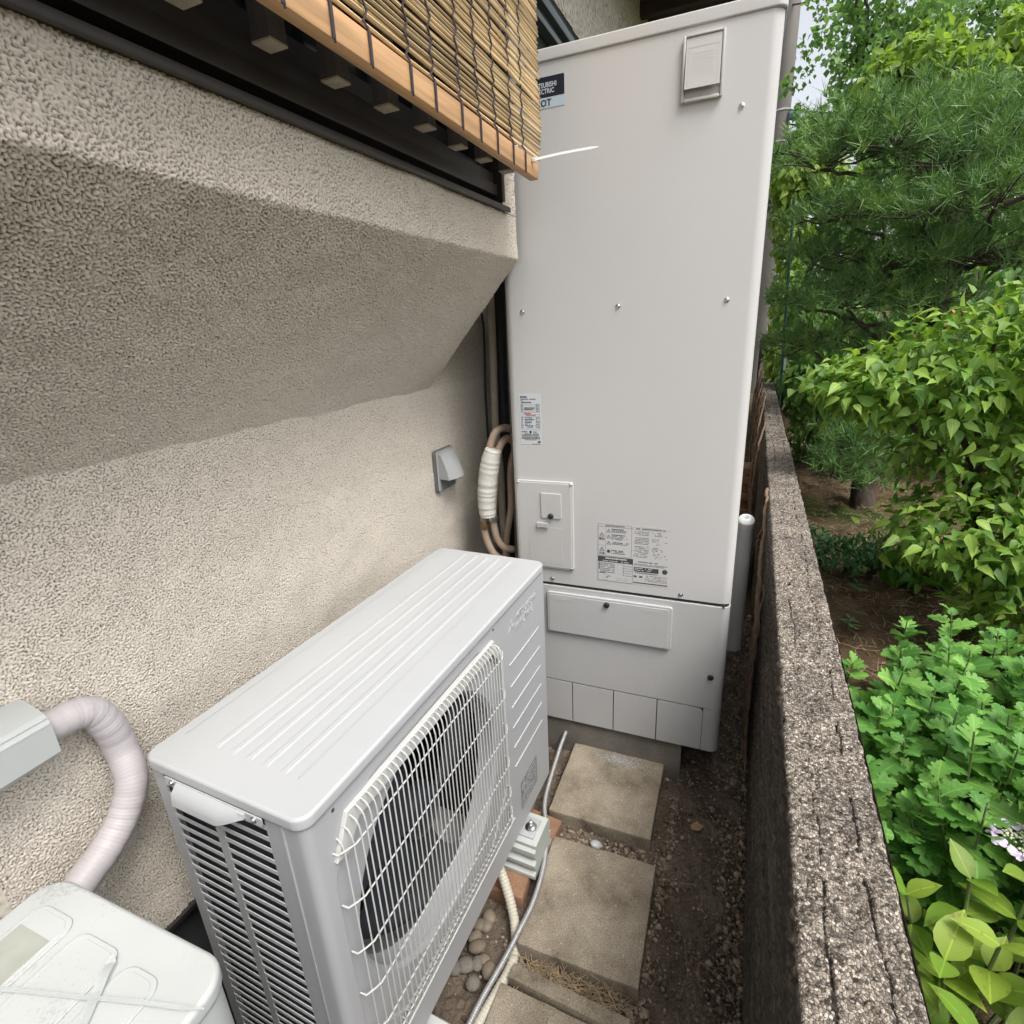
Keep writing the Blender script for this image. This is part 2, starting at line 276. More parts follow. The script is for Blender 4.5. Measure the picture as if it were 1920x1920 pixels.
# ------------------------------------------------------------------ mesh helpers
def setup(o, parent=None):
    col.objects.link(o)
    if parent is not None: o.parent = parent
    return o
def tag(o, label=None, cat=None, group=None, kind=None):
    if label: o['label'] = label
    if cat: o['category'] = cat
    if group: o['group'] = group
    if kind: o['kind'] = kind
    return o
def empty(name, loc=(0, 0, 0), rz=0, label=None, cat=None, group=None):
    o = bpy.data.objects.new(name, None); col.objects.link(o); o.location = loc; o.rotation_euler = (0, 0, rz); o.empty_display_size = .05
    return tag(o, label, cat, group)
def fast(name, V, F, mat, parent=None, smooth=True, var=None, dom='FACE', leafco=None):
    V = np.asarray(V, np.float32); F = np.asarray(F, np.int32); k = F.shape[1]
    me = bpy.data.meshes.new(name); me.vertices.add(len(V)); me.vertices.foreach_set('co', V.ravel())
    me.loops.add(F.size); me.loops.foreach_set('vertex_index', F.ravel())
    me.polygons.add(len(F)); me.polygons.foreach_set('loop_start', np.arange(len(F), dtype=np.int32) * k)
    me.polygons.foreach_set('loop_total', np.full(len(F), k, np.int32))
    if smooth: me.polygons.foreach_set('use_smooth', np.ones(len(F), bool))
    if var is not None:
        a = me.attributes.new('var', 'FLOAT', dom); a.data.foreach_set('value', np.asarray(var, np.float32))
    if leafco is not None:
        a = me.attributes.new('leafco', 'FLOAT_VECTOR', 'POINT'); a.data.foreach_set('vector', np.asarray(leafco, np.float32).ravel())
    me.update(calc_edges=True); me.materials.append(mat)
    return setup(bpy.data.objects.new(name, me), parent)
def from_bm(name, bm, mat, parent=None, smooth=False, angle=None):
    me = bpy.data.meshes.new(name); bmesh.ops.recalc_face_normals(bm, faces=bm.faces[:]); bm.to_mesh(me); bm.free(); me.materials.append(mat)
    if smooth:
        for p in me.polygons: p.use_smooth = True
        if angle is not None and hasattr(me, 'set_sharp_from_angle'): me.set_sharp_from_angle(angle=math.radians(angle))
    return setup(bpy.data.objects.new(name, me), parent)
def add_box(bm, lo, hi, bev=0, seg=2):
    r = bmesh.ops.create_cube(bm, size=1); vs_ = r['verts']
    for v in vs_: v.co = Vector([lo[i] + (v.co[i] + .5) * (hi[i] - lo[i]) for i in range(3)])
    if bev:
        es = list({e for v in vs_ for e in v.link_edges})
        bmesh.ops.bevel(bm, geom=es, offset=bev, segments=seg, affect='EDGES', profile=.5)
def box(name, lo, hi, mat, parent=None, bev=0, seg=2):
    bm = bmesh.new(); add_box(bm, lo, hi, bev, seg); return from_bm(name, bm, mat, parent, bool(bev), 25 if bev else None)
def prism(name, pts, z0, z1, mat, parent=None, bev=0, axis='z', smooth_angle=40, seg=3):
    """polygon outline extruded; axis z: (x,y); axis y: (x,z) along y; axis x: (y,z) along x"""
    bm = bmesh.new(); f = {'z': lambda p, h: (p[0], p[1], h), 'y': lambda p, h: (p[0], h, p[1]), 'x': lambda p, h: (h, p[0], p[1])}[axis]
    a = [bm.verts.new(f(p, z0)) for p in pts]; b = [bm.verts.new(f(p, z1)) for p in pts]; n = len(pts)
    bm.faces.new(a); bm.faces.new(b[::-1])
    for i in range(n): bm.faces.new((a[i], a[(i + 1) % n], b[(i + 1) % n], b[i]))
    if bev:
        bm.edges.ensure_lookup_table()
        es = [e for e in bm.edges if (e.verts[0] in b and e.verts[1] in b) or (e.verts[0] in a and e.verts[1] in a)]
        bmesh.ops.recalc_face_normals(bm, faces=bm.faces[:])
        bmesh.ops.bevel(bm, geom=es, offset=bev, segments=seg, affect='EDGES', profile=.5)
    o = from_bm(name, bm, mat, parent, True, smooth_angle)
    if bev: o.modifiers.new('weighted_normals', 'WEIGHTED_NORMAL').keep_sharp = True
    return o
def rrect(x0, y0, x1, y1, r, n=5, corners=(1, 1, 1, 1)):
    out = []
    for i, (cx, cy, a0) in enumerate(((x1 - r, y0 + r, -90), (x1 - r, y1 - r, 0), (x0 + r, y1 - r, 90), (x0 + r, y0 + r, 180))):
        if not corners[i]:
            out.append(((x1, y0), (x1, y1), (x0, y1), (x0, y0))[i]); continue
        for k in range(n + 1):
            a = math.radians(a0 + 90 * k / n); out.append((cx + r * math.cos(a), cy + r * math.sin(a)))
    return out
def spline(P, n):
    """Catmull-Rom through points, n samples per span"""
    P = [np.array(p, float) for p in P]; Q = [2 * P[0] - P[1]] + P + [2 * P[-1] - P[-2]]; out = []
    for i in range(1, len(Q) - 2):
        for k in range(n):
            t = k / n
            out.append(.5 * ((2 * Q[i]) + (-Q[i - 1] + Q[i + 1]) * t + (2 * Q[i - 1] - 5 * Q[i] + 4 * Q[i + 1] - Q[i + 2]) * t * t + (-Q[i - 1] + 3 * Q[i] - 3 * Q[i + 1] + Q[i + 2]) * t ** 3))
    out.append(P[-1]); return np.array(out)
def tube_arrays(P, rad, ns=8, cap=True):
    P = np.asarray(P, float); n = len(P); rad = np.broadcast_to(rad, (n,)) if np.ndim(rad) < 2 else rad
    T = np.gradient(P, axis=0); T /= np.linalg.norm(T, axis=1)[:, None] + 1e-12
    ref = np.array((0, 0, 1.)) if abs(T[0][2]) < .9 else np.array((1., 0, 0))
    u = np.cross(T[0], ref); u /= np.linalg.norm(u); V = []
    for i in range(n):
        u = u - T[i] * (u @ T[i]); u /= np.linalg.norm(u) + 1e-12; w = np.cross(T[i], u)
        a = np.linspace(0, 2 * np.pi, ns, endpoint=False)
        V.append(P[i] + rad[i] * (np.cos(a)[:, None] * u + np.sin(a)[:, None] * w))
    V = np.concatenate(V); i = np.arange(n - 1)[:, None] * ns; j = np.arange(ns)[None]; j2 = (j + 1) % ns
    F = np.stack([i + j, i + j2, i + ns + j2, i + ns + j], -1).reshape(-1, 4)
    if cap:
        c0, c1 = len(V), len(V) + 1; V = np.vstack([V, P[0], P[-1]]); jj = np.arange(ns); k = (jj + 1) % ns
        F = np.vstack([F, np.stack([np.full(ns, c0), k, jj, jj], -1)[:, [0, 1, 2, 2]], np.stack([np.full(ns, c1), (n - 1) * ns + jj, (n - 1) * ns + k, (n - 1) * ns + k], -1)])
    return V, F
def poly_mesh(name, V, faces, mat, parent=None, smooth=False, angle=40):
    me = bpy.data.meshes.new(name); me.from_pydata([tuple(map(float, v)) for v in V], [], [tuple(dict.fromkeys(int(i) for i in f)) for f in faces]); me.update(); me.materials.append(mat)
    if smooth:
        for p in me.polygons: p.use_smooth = True
        me.set_sharp_from_angle(angle=math.radians(angle))
    return setup(bpy.data.objects.new(name, me), parent)
def tube(name, P, rad, mat, parent=None, ns=8):
    V, F = tube_arrays(P, rad, ns); return poly_mesh(name, V, F, mat, parent, True, 50)
def lathe(name, prof, mat, parent=None, n=16, loc=(0, 0, 0), axis='z', angle=35):
    V = []; F = []
    for (r, h) in prof:
        for k in range(n):
            a = 2 * math.pi * k / n; c, s = r * math.cos(a), r * math.sin(a)
            V.append({'z': (c, s, h), 'y': (c, -h, s), 'x': (h, c, s)}[axis])
    for i in range(len(prof) - 1):
        for k in range(n): F.append((i * n + k, i * n + (k + 1) % n, (i + 1) * n + (k + 1) % n, (i + 1) * n + k))
    F.append(tuple(range((len(prof) - 1) * n, len(prof) * n)))
    o = poly_mesh(name, V, F, mat, parent, True, angle); o.location = loc; return o
def inst(src, parent, loc=None, rot=None, name=None, scale=None):
    o = bpy.data.objects.new(name or src.name.split('.')[0], src.data); col.objects.link(o); o.parent = parent
    if loc is not None: o.location = loc
    if rot is not None: o.rotation_euler = rot
    if scale is not None: o.scale = scale
    return o
def text_mesh(s, size, align='LEFT', extrude=0, bold=0):
    cu = bpy.data.curves.new('t', 'FONT'); cu.body = s; cu.size = size; cu.align_x = align; cu.extrude = extrude; cu.offset = bold; cu.resolution_u = 2
    o = bpy.data.objects.new('t', cu); col.objects.link(o); bpy.context.view_layer.update()
    me = bpy.data.meshes.new_from_object(o.evaluated_get(bpy.context.evaluated_depsgraph_get()))
    bpy.data.objects.remove(o); bpy.data.curves.remove(cu); return me
def text_part(name, s, size, mat, parent, loc, rot, **kw):
    me = text_mesh(s, size, **kw); me.materials.clear(); me.materials.append(mat)
    o = setup(bpy.data.objects.new(name, me), parent); o.location = loc; o.rotation_euler = rot; return o
def bandnoise(n, m, res, wave, bw, seed):
    g = np.random.default_rng(seed); w = np.fft.rfft2(g.standard_normal((n, m)))
    fy = np.fft.fftfreq(n, res)[:, None]; fx = np.fft.rfftfreq(m, res)[None]; fr = np.hypot(fx, fy)
    h = np.fft.irfft2(w * np.exp(-((fr - 1 / wave) / (bw / wave)) ** 2 / 2), s=(n, m)); return h / h.std()
def grid_faces(n, m):
    i = np.arange(n - 1)[:, None] * m; j = np.arange(m - 1)[None]
    return np.stack([i + j, i + j + 1, i + m + j + 1, i + m + j], -1).reshape(-1, 4)

# ================================================================== SETTING: ground and path
def ground():
    n = 81; a = np.sinh(np.linspace(-5.2, 5.2, n)) * 7
    X, Y = np.meshgrid(a, a + 3); Z = np.full_like(X, -.03)
    o = fast('ground', np.stack([X, Y, Z], -1).reshape(-1, 3), grid_faces(n, n), MAT['garden']); tag(o, 'brown garden soil with pine litter and moss patches', 'ground', kind='structure')
    # garden bed near the camera: finely modelled soil
    res = .02; nx, ny = 150, 270; X, Y = np.meshgrid(.16 + np.arange(nx) * res, .4 + np.arange(ny) * res)
    H = .02 + .012 * bandnoise(ny, nx, res, .25, .4, 3) + .004 * bandnoise(ny, nx, res, .06, .4, 4)
    o = fast('garden_bed', np.stack([X, Y, H], -1).reshape(-1, 3), grid_faces(ny, nx), MAT['garden']); tag(o, 'shaded brown garden bed beyond the concrete wall', 'soil', kind='structure')
    res = .005; nx, ny = 210, 560; X, Y = np.meshgrid(-.93 + np.arange(nx) * res, -.2 + np.arange(ny) * res)
    H = .000 + .005 * bandnoise(ny, nx, res, .12, .4, 5) + .0025 * bandnoise(ny, nx, res, .025, .4, 6)
    o = fast('side_path', np.stack([X, Y, H], -1).reshape(-1, 3), grid_faces(ny, nx), MAT['soil']); tag(o, 'narrow strip of bare brown soil between the house and the concrete wall', 'path', kind='structure')
ground()

# ================================================================== HOUSE
WX, BX, BY = -.876, -.577, 1.40          # lower wall plane, bay face, bay end
SOFZ, EDGEZ, SILLZ = 1.243, 1.567, 1.682
def stucco_grid(name, prof, y0, y1, res, parent, seed, amp=.0016):
    """profile polyline (x,z) swept along y, displaced along its normal"""
    prof = np.array(prof, float); seg = np.linalg.norm(np.diff(prof, axis=0), axis=1); s = np.concatenate([[0], np.cumsum(seg)])
    n = int(s[-1] / res); t = np.linspace(0, s[-1], n); P = np.stack([np.interp(t, s, prof[:, 0]), np.interp(t, s, prof[:, 1])], 1)
    k = max(3, int(.010 / res)); ker = np.hanning(k + 2)[1:-1]; ker /= ker.sum()
    Q = P.copy(); pad = np.vstack([2 * P[0] - P[k:0:-1], P, 2 * P[-1] - P[-2:-k - 2:-1]])
    for c in range(2): Q[:, c] = np.convolve(pad[:, c], ker, 'same')[k:-k]
    T = np.gradient(Q, axis=0); T /= np.linalg.norm(T, axis=1)[:, None]; NN = np.stack([T[:, 1], -T[:, 0]], 1)
    m = int((y1 - y0) / res); Y = np.linspace(y0, y1, m)
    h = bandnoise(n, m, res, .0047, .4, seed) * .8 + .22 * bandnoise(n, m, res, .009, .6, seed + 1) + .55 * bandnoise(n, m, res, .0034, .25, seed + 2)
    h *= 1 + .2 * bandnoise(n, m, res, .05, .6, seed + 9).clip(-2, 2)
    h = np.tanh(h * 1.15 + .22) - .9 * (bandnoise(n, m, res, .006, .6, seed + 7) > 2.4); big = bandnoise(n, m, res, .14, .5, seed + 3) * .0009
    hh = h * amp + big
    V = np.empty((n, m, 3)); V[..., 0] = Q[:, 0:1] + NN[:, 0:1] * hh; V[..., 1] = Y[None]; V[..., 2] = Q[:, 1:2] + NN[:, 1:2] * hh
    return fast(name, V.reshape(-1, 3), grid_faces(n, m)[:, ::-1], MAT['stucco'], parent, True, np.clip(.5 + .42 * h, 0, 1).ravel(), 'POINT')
house = empty('house', (0, 0, 0), 0, 'house with rough beige stucco wall, sloping bay underside and bronze window', 'house')
PROF = [(WX - .003, SOFZ - .003), (BX, EDGEZ), (BX, SILLZ - .019)]
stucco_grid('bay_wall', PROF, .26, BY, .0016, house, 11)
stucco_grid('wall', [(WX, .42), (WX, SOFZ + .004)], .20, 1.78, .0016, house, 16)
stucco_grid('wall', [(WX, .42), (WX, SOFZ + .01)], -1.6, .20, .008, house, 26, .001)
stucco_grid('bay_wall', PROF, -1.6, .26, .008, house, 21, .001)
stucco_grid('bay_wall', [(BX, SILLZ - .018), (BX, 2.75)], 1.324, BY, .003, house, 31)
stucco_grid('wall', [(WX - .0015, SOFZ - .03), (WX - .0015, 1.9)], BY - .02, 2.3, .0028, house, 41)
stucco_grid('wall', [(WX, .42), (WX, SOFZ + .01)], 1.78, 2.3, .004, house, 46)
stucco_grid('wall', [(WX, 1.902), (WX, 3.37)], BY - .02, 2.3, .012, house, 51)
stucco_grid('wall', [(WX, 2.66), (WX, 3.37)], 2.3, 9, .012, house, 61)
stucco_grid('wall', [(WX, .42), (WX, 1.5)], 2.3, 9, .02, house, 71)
# bay end cap and top (solid ends)
bm = bmesh.new()
vs_ = [bm.verts.new((x, BY - .004, z)) for x, z in ((WX - .02, SOFZ - .004), (BX - .004, EDGEZ), (BX - .004, 2.75), (WX - .02, 2.75))]; bm.faces.new(vs_)
vt = [bm.verts.new(p) for p in ((WX - .02, -1.6, 2.75), (BX - .002, -1.6, 2.75), (BX - .002, BY, 2.75), (WX - .02, BY, 2.75))]; bm.faces.new(vt)
from_bm('bay_end', bm, MAT['stucco'], house)
box('foundation', (WX - .2, -1.6, -.1), (WX - .035, 9, .425), MAT['foundation'], house)  # shade behind the outdoor units put into its dark colour
box('flashing', (WX - .03, -1.6, .408), (WX + .006, 9, .416), MAT['bronze'], house)
# window in the bay (recess, frame, tracks, sill)
win = box('window', (BX - .16, -1.6, SILLZ + .03), (BX - .125, 1.315, 2.7), MAT['glass'], house)
def wpart(name, lo, hi, mat='bronze', bev=.0015): return box(name, lo, hi, MAT[mat], win, bev)
wpart('sill', (BX - .13, -1.6, SILLZ - .018), (BX + .004, 1.334, SILLZ - .008))
wpart('sill_lip', (BX + .0042, -1.6, SILLZ - .020), (BX + .013, 1.340, SILLZ - .009))
wpart('track', (BX - .10, -1.6, SILLZ - .0075), (BX - .030, 1.305, SILLZ + .010), 'rubber')  # black strip put in for the shade of the gap behind the lip
wpart('track', (BX - .10, -1.6, SILLZ + .0105), (BX - .003, 1.303, SILLZ + .034))
wpart('track', (BX - .10, -1.6, SILLZ + .0345), (BX - .010, 1.301, SILLZ + .058))
wpart('track', (BX - .10, -1.6, SILLZ + .0585), (BX - .035, 1.299, SILLZ + .078))
wpart('sash_rail', (BX - .124, -1.6, SILLZ + .0785), (BX - .09, 1.296, SILLZ + .14))
wpart('jamb', (BX - .15, 1.306, SILLZ), (BX + .008, 1.322, 2.7))
wpart('jamb', (BX - .12, 1.272, SILLZ + .02), (BX - .032, 1.304, 2.7))
for y in (.28, -.6): wpart('stile', (BX - .124, y, SILLZ + .0855), (BX - .094, y + .055, 2.7))
# lattice of hanging wooden bars in front of the window
lat = box('lattice_rail', (-.562, -1.5, 2.02), (-.547, 1.3, 2.06), MAT['barwood'], house)
box('lattice_bracket', (BX - .02, 1.30, 2.03), (-.55, 1.318, 2.05), MAT['barwood'], lat)
barv = None
for k in range(-11, 8):
    y = .473 + .1103 * k + .002 * math.sin(k * 3); z0 = 1.711 + .0015 * k + .0015 * math.sin(k * 2.1)
    if barv is None:
        bar = box('bar', (-.0135, -.0135, .0032), (.0135, .0135, .72), MAT['barwood'], lat, .001); cap_ = box('bar_end', (-.0138, -.0138, 0), (.0138, .0138, .003), MAT['barend'], lat, .001)
        barv = (bar, cap_); bar.location = (-.531, y, z0); cap_.location = (-.531, y, z0)
    else:
        inst(barv[0], lat, (-.531, y, z0)); inst(barv[1], lat, (-.531, y, z0))
# far window on the main wall, and the eaves
fw = box('window', (WX - .06, 2.0, 1.5), (WX - .035, 5.2, 2.56), MAT['glass2'], house)
for lo, hi in (((WX - .03, 1.95, 2.56), (WX + .03, 5.25, 2.61)), ((WX - .05, 2.0, 2.52), (WX + .008, 5.2, 2.558)), ((WX - .03, 1.95, 1.5), (WX + .02, 2.0, 2.559)), ((WX - .03, 5.2, 1.5), (WX + .02, 5.25, 2.559)), ((WX - .03, 3.55, 1.5), (WX - .005, 3.62, 2.519))):
    box('window_frame', lo, hi, MAT['glass2'], fw, .002)
eave = box('eave', (WX - .1, -1.6, 3.37), (-.18, 9, 3.42), MAT['eave'], house)
for k in range(16):
    box('rafter', (WX, -1.2 + .62 * k, 3.28), (-.2, -1.145 + .62 * k, 3.369), MAT['beam'], eave)
box('fascia', (-.18, -1.6, 3.30), (-.15, 9, 3.45), MAT['beam'], eave)
bm = bmesh.new(); vs_ = [bm.verts.new(p) for p in ((-.13, -1.8, 3.46), (-.13, 9.2, 3.46), (-3.5, 9.2, 5.0), (-3.5, -1.8, 5.0))]; bm.faces.new(vs_); r = bmesh.ops.extrude_face_region(bm, geom=bm.faces[:])
for v in [g for g in r['geom'] if isinstance(g, bmesh.types.BMVert)]: v.co.z += .08
from_bm('roof', bm, MAT['foundation'], house)

# ================================================================== BAMBOO BLIND
BLX = -.478; SL = -.022
blind = empty('bamboo_blind', (BLX, 1.275, 1.70), 0, 'split bamboo reed blind hanging over the window with a pale wooden bottom batten', 'blind')
bl_rot = math.atan(SL)
def bz(y): return SL * (y)          # local z offset at local y (sagging to the far end)
bat = box('batten', (-.011, -1.9, .006), (.009, .003, .040), MAT['batten'], blind, .0015); bat.rotation_euler = (bl_rot, 0, 0)
NR = 104
V0, F0 = tube_arrays(np.stack([np.zeros(8), np.linspace(-1.9, 0, 8), np.zeros(8)], 1), .0022, 6)
for v in range(4):
    pass
reed_mesh = []
for v in range(6):
    P = np.stack([.0012 * rng.standard_normal(12), np.linspace(-1.9, 0, 12), .0011 * rng.standard_normal(12)], 1)
    V, F = tube_arrays(P, .0027 + .0003 * rng.standard_normal(12).clip(-1.5, 1.5), 6); o = poly_mesh('reed', V, F, MAT['reed'], blind, True, 50); reed_mesh.append(o)
zc = .046
for i in range(NR):
    o = reed_mesh[i] if i < 6 else inst(reed_mesh[random.randrange(6)], blind, name='reed')
    g = .0056 + abs(random.gauss(0, .0009)) + (.002 if random.random() < .12 else 0); zc += g
    o.location = (random.gauss(0, .0011) + .004 * math.sin(i * .07), .034 + random.gauss(0, .004) + .006 * math.sin(i * .16), zc + random.gauss(0, .0004))
    s_ = random.uniform(.85, 1.2); o.scale = (s_, 1, s_); o.rotation_euler = (bl_rot + random.gauss(0, .0007), 0, random.gauss(0, .0008))
ztop = zc
for px, py in ((518, 32), (613, 90), (685, 133), (762, 185), (808, 218), (858, 250), (893, 273), (925, 297), (955, 320), (978, 343), (395, -45), (255, -130)):
    y = at_x(px, py, BLX)[1] - 1.275
    pts = [(.011, y, .005 + bz(y)), (.0115, y, .024 + bz(y)), (.011, y, .042 + bz(y))]; z = .05; k = 0
    while z < ztop:
        pts.append((.0058 + .0012 * (k % 2), y + (.0038 if k % 2 else -.0038) + random.gauss(0, .0006) - .004 * math.sin(z * 9 + y * 5), z + bz(y))); z += .0135 + random.gauss(0, .001); k += 1
    tube('cord', pts, .0016, MAT['cord'], blind, 5)
    tube('cord', [(.0098, y + .004, .003 + bz(y)), (.0105, y + .0035, .04 + bz(y))], .0015, MAT['cord'], blind, 5)
for i in range(14):   # loose broken splinters
    y = random.uniform(-.8, -.02); z = random.uniform(.07, .5)
    tube('splinter', [(.003, y, z + bz(y)), (.010, y + random.uniform(-.02, .03), z + random.uniform(-.02, .03) + bz(y)), (.014, y + random.uniform(-.03, .05), z + random.uniform(-.04, .04) + bz(y))], .0007, MAT['reed'], blind, 4)
box('top_bar', (-.01, -1.9, ztop + .006), (.012, .03, ztop + .035), MAT['batten'], blind, .002).rotation_euler = (bl_rot, 0, 0)
# white cable tie at the blind's far lower corner
p0 = at_x(1002, 299, -.463); p1 = at_x(1122, 275, -.36)
ct = empty('cable_tie', p0, 0, 'long white nylon cable tie sticking out of the corner of the bamboo blind', 'cable tie')
d = p1 - p0; ts = np.linspace(0, 1, 9)
V = []; F = []
for t in ts:
    c = d * t + np.array((0, 0, .0015 * math.sin(math.pi * t))); w = .0024 * (1 if t < .95 else .45)
    for a, b in ((-1, -1), (-1, 1), (1, 1), (1, -1)): V.append(c + np.array((0, b * .0007, a * w)))
for i in range(8):
    for k in range(4): F.append((i * 4 + k, i * 4 + (k + 1) % 4, i * 4 + 4 + (k + 1) % 4, i * 4 + 4 + k))
F += [(3, 2, 1, 0), (32, 33, 34, 35)]
poly_mesh('strap', V, F, MAT['tie'], ct); box('tie_head', (-.005, -.004, -.005), (.003, .004, .004), MAT['tie'], ct, .001)

# ================================================================== WATER HEATER TANK
TK = math.radians(1.55); UC = -.277
def tank_world(u): return (u * math.cos(TK) - 1.432 * math.sin(TK), u * math.sin(TK) + 1.432 * math.cos(TK), 0)
tank = empty('water_heater', tank_world(UC), TK, 'tall pale grey heat pump water heater tank beside the concrete wall', 'water heater')
HW = .3145
def tu(u): return u - UC
prism('upper_casing', rrect(-HW, 0, HW, .755, .024, 7), .655, 1.972, MAT['tank'], tank)
prism('lid', rrect(-HW - .004, -.004, HW + .004, .76, .02, 6), 1.9725, 1.998, MAT['tank'], tank, .0035)
prism('seam', rrect(-HW + .004, .004, HW - .004, .75, .015, 5), .6455, .6545, MAT['seam'], tank)
prism('lower_casing', rrect(-HW, .0, HW, .755, .024, 7), .3025, .6445, MAT['tank_shaded'], tank, .0025)
cu0, cu1 = tu(-.549), tu(-.0115)
notch = [(cu0, 0), (cu0, .007), (cu1, .007), (cu1, 0)]
o_ = rrect(-HW, .0, HW, .755, .024, 7)
# o_ starts near (+HW front): reorder so that the notch is inserted on the front edge (y=0) from -x to +x
i0 = max(i for i, p in enumerate(o_) if abs(p[1]) < 1e-9 and p[0] < 0); o2 = o_[i0 + 1:] + o_[:i0 + 1]
ordered = [o_[i0]] + notch + [p for p in o_[:1]] + o_[1:i0]
prism('skirt', ordered, .15, .3022, MAT['tank_shaded'], tank)
for k in range(4):
    a, b = cu0 + .0016 + k * .1344, cu0 - .0016 + (k + 1) * .1344
    c = rrect(a, .15, b, .2995, .014, 4, (0, 1, 0, 0)) if k == 3 else [(a, .15), (b, .15), (b, .2995), (a, .2995)]
    prism('knockout_panel', c, .0003, .0045, MAT['tank_shaded'], tank, axis='y')
box('knockout_backing', (cu0, .0052, .152), (cu1, .0066, .301), MAT['seam'], tank)
# screws
def screw_proto(r, parent, loc):
    o = lathe('screw', [(r * 1.35, 0), (r * 1.35, .0008), (r, .001), (r * .95, .0028), (r * .6, .004), (0.0006, .0044)], MAT['steel'], parent, 12, loc, 'y'); return o
s0 = screw_proto(.0048, tank, (tu(-.537), 0, 1.44))
for u, z in ((-.283, 1.44), (-.031, 1.439), (-.03, 1.817), (-.473, .668), (-.095, .668), (-.537, 1.817)): inst(s0, tank, (tu(u), 0, z))
# vent cover, top right
vc = prism('vent_cover', rrect(tu(-.153), 1.838, tu(-.070), 1.957, .007, 4), -.003, 0, MAT['tank_plastic'], tank, .0008, 'y', seg=1)
for xa, za, xb, zb in ((-.153, 1.8385, -.1475, 1.9565), (-.0755, 1.8385, -.070, 1.9565), (-.1472, 1.8385, -.0758, 1.845), (-.1472, 1.952, -.0758, 1.9565)):
    box('cover_frame', (tu(xa), -.0105, za), (tu(xb), -.0031, zb), MAT['tank_plastic'], vc, .002)
bm = bmesh.new()     # hinged flap leaning outwards at its lower edge
x0, x1 = tu(-.1465), tu(-.0765)
a = [bm.verts.new(p) for p in ((x0, -.008, 1.951), (x1, -.008, 1.951), (x1, -.017, 1.860), (x0, -.017, 1.860), (x0, -.0035, 1.951), (x1, -.0035, 1.951), (x1, -.0135, 1.860), (x0, -.0135, 1.860))]
for f in ((0, 1, 2, 3), (3, 2, 6, 7), (0, 3, 7, 4), (1, 5, 6, 2), (0, 4, 5, 1), (4, 7, 6, 5)): bm.faces.new([a[i] for i in f])
fl = from_bm('vent_flap', bm, MAT['tank_plastic'], vc)
def flap_y(z): return -.008 - (1.951 - z) / .093 * .009
bm = bmesh.new()       # shallow raised outline and rows of unreadably small embossed characters on the flap
def flap_quad(xa, za, xb, zb, h=.0005):
    q = [bm.verts.new((x, flap_y(z) - h, z)) for x, z in ((xa, za), (xb, za), (xb, zb), (xa, zb))]; bm.faces.new(q)
for xa, za, xb, zb in ((x0 + .005, 1.866, x0 + .006, 1.934), (x1 - .006, 1.866, x1 - .005, 1.934), (x0 + .006, 1.933, x1 - .006, 1.934)): flap_quad(xa, za, xb, zb)
for i in range(8):
    x = x0 + .012
    while x < x1 - .014: w = random.uniform(.0015, .004); flap_quad(x, 1.880 + i * .0058, x + w, 1.8818 + i * .0058, .00035); x += w + .001
tag(from_bm('embossed_text', bm, MAT['tank_plastic'], vc), kind='stuff')
# brand label (partly behind the blind)
lab = prism('brand_label', rrect(tu(-.575), 1.883, tu(-.413), 1.944, .003, 3), -.0008, -.0001, MAT['label_blue'], tank, axis='y')
prism('label_field', rrect(tu(-.575), 1.9042, tu(-.413), 1.944, .003, 3, (0, 1, 1, 0)), -.0011, -.0009, MAT['navy'], lab, axis='y')
RX = (math.radians(90), 0, 0)
text_part('lettering', 'MITSUBISHI', .0135, MAT['label_white'], lab, (tu(-.4315), -.0014, 1.9235), RX, align='RIGHT', bold=.0003).scale = (.82, 1, 1)
text_part('lettering', 'ELECTRIC', .0135, MAT['label_white'], lab, (tu(-.4375), -.0014, 1.9115), RX, align='RIGHT', bold=.0003).scale = (.82, 1, 1)
text_part('lettering', 'DIAHOT', .0185, MAT['navy'], lab, (tu(-.445), -.0012, 1.8872), RX, align='RIGHT', bold=.0004)
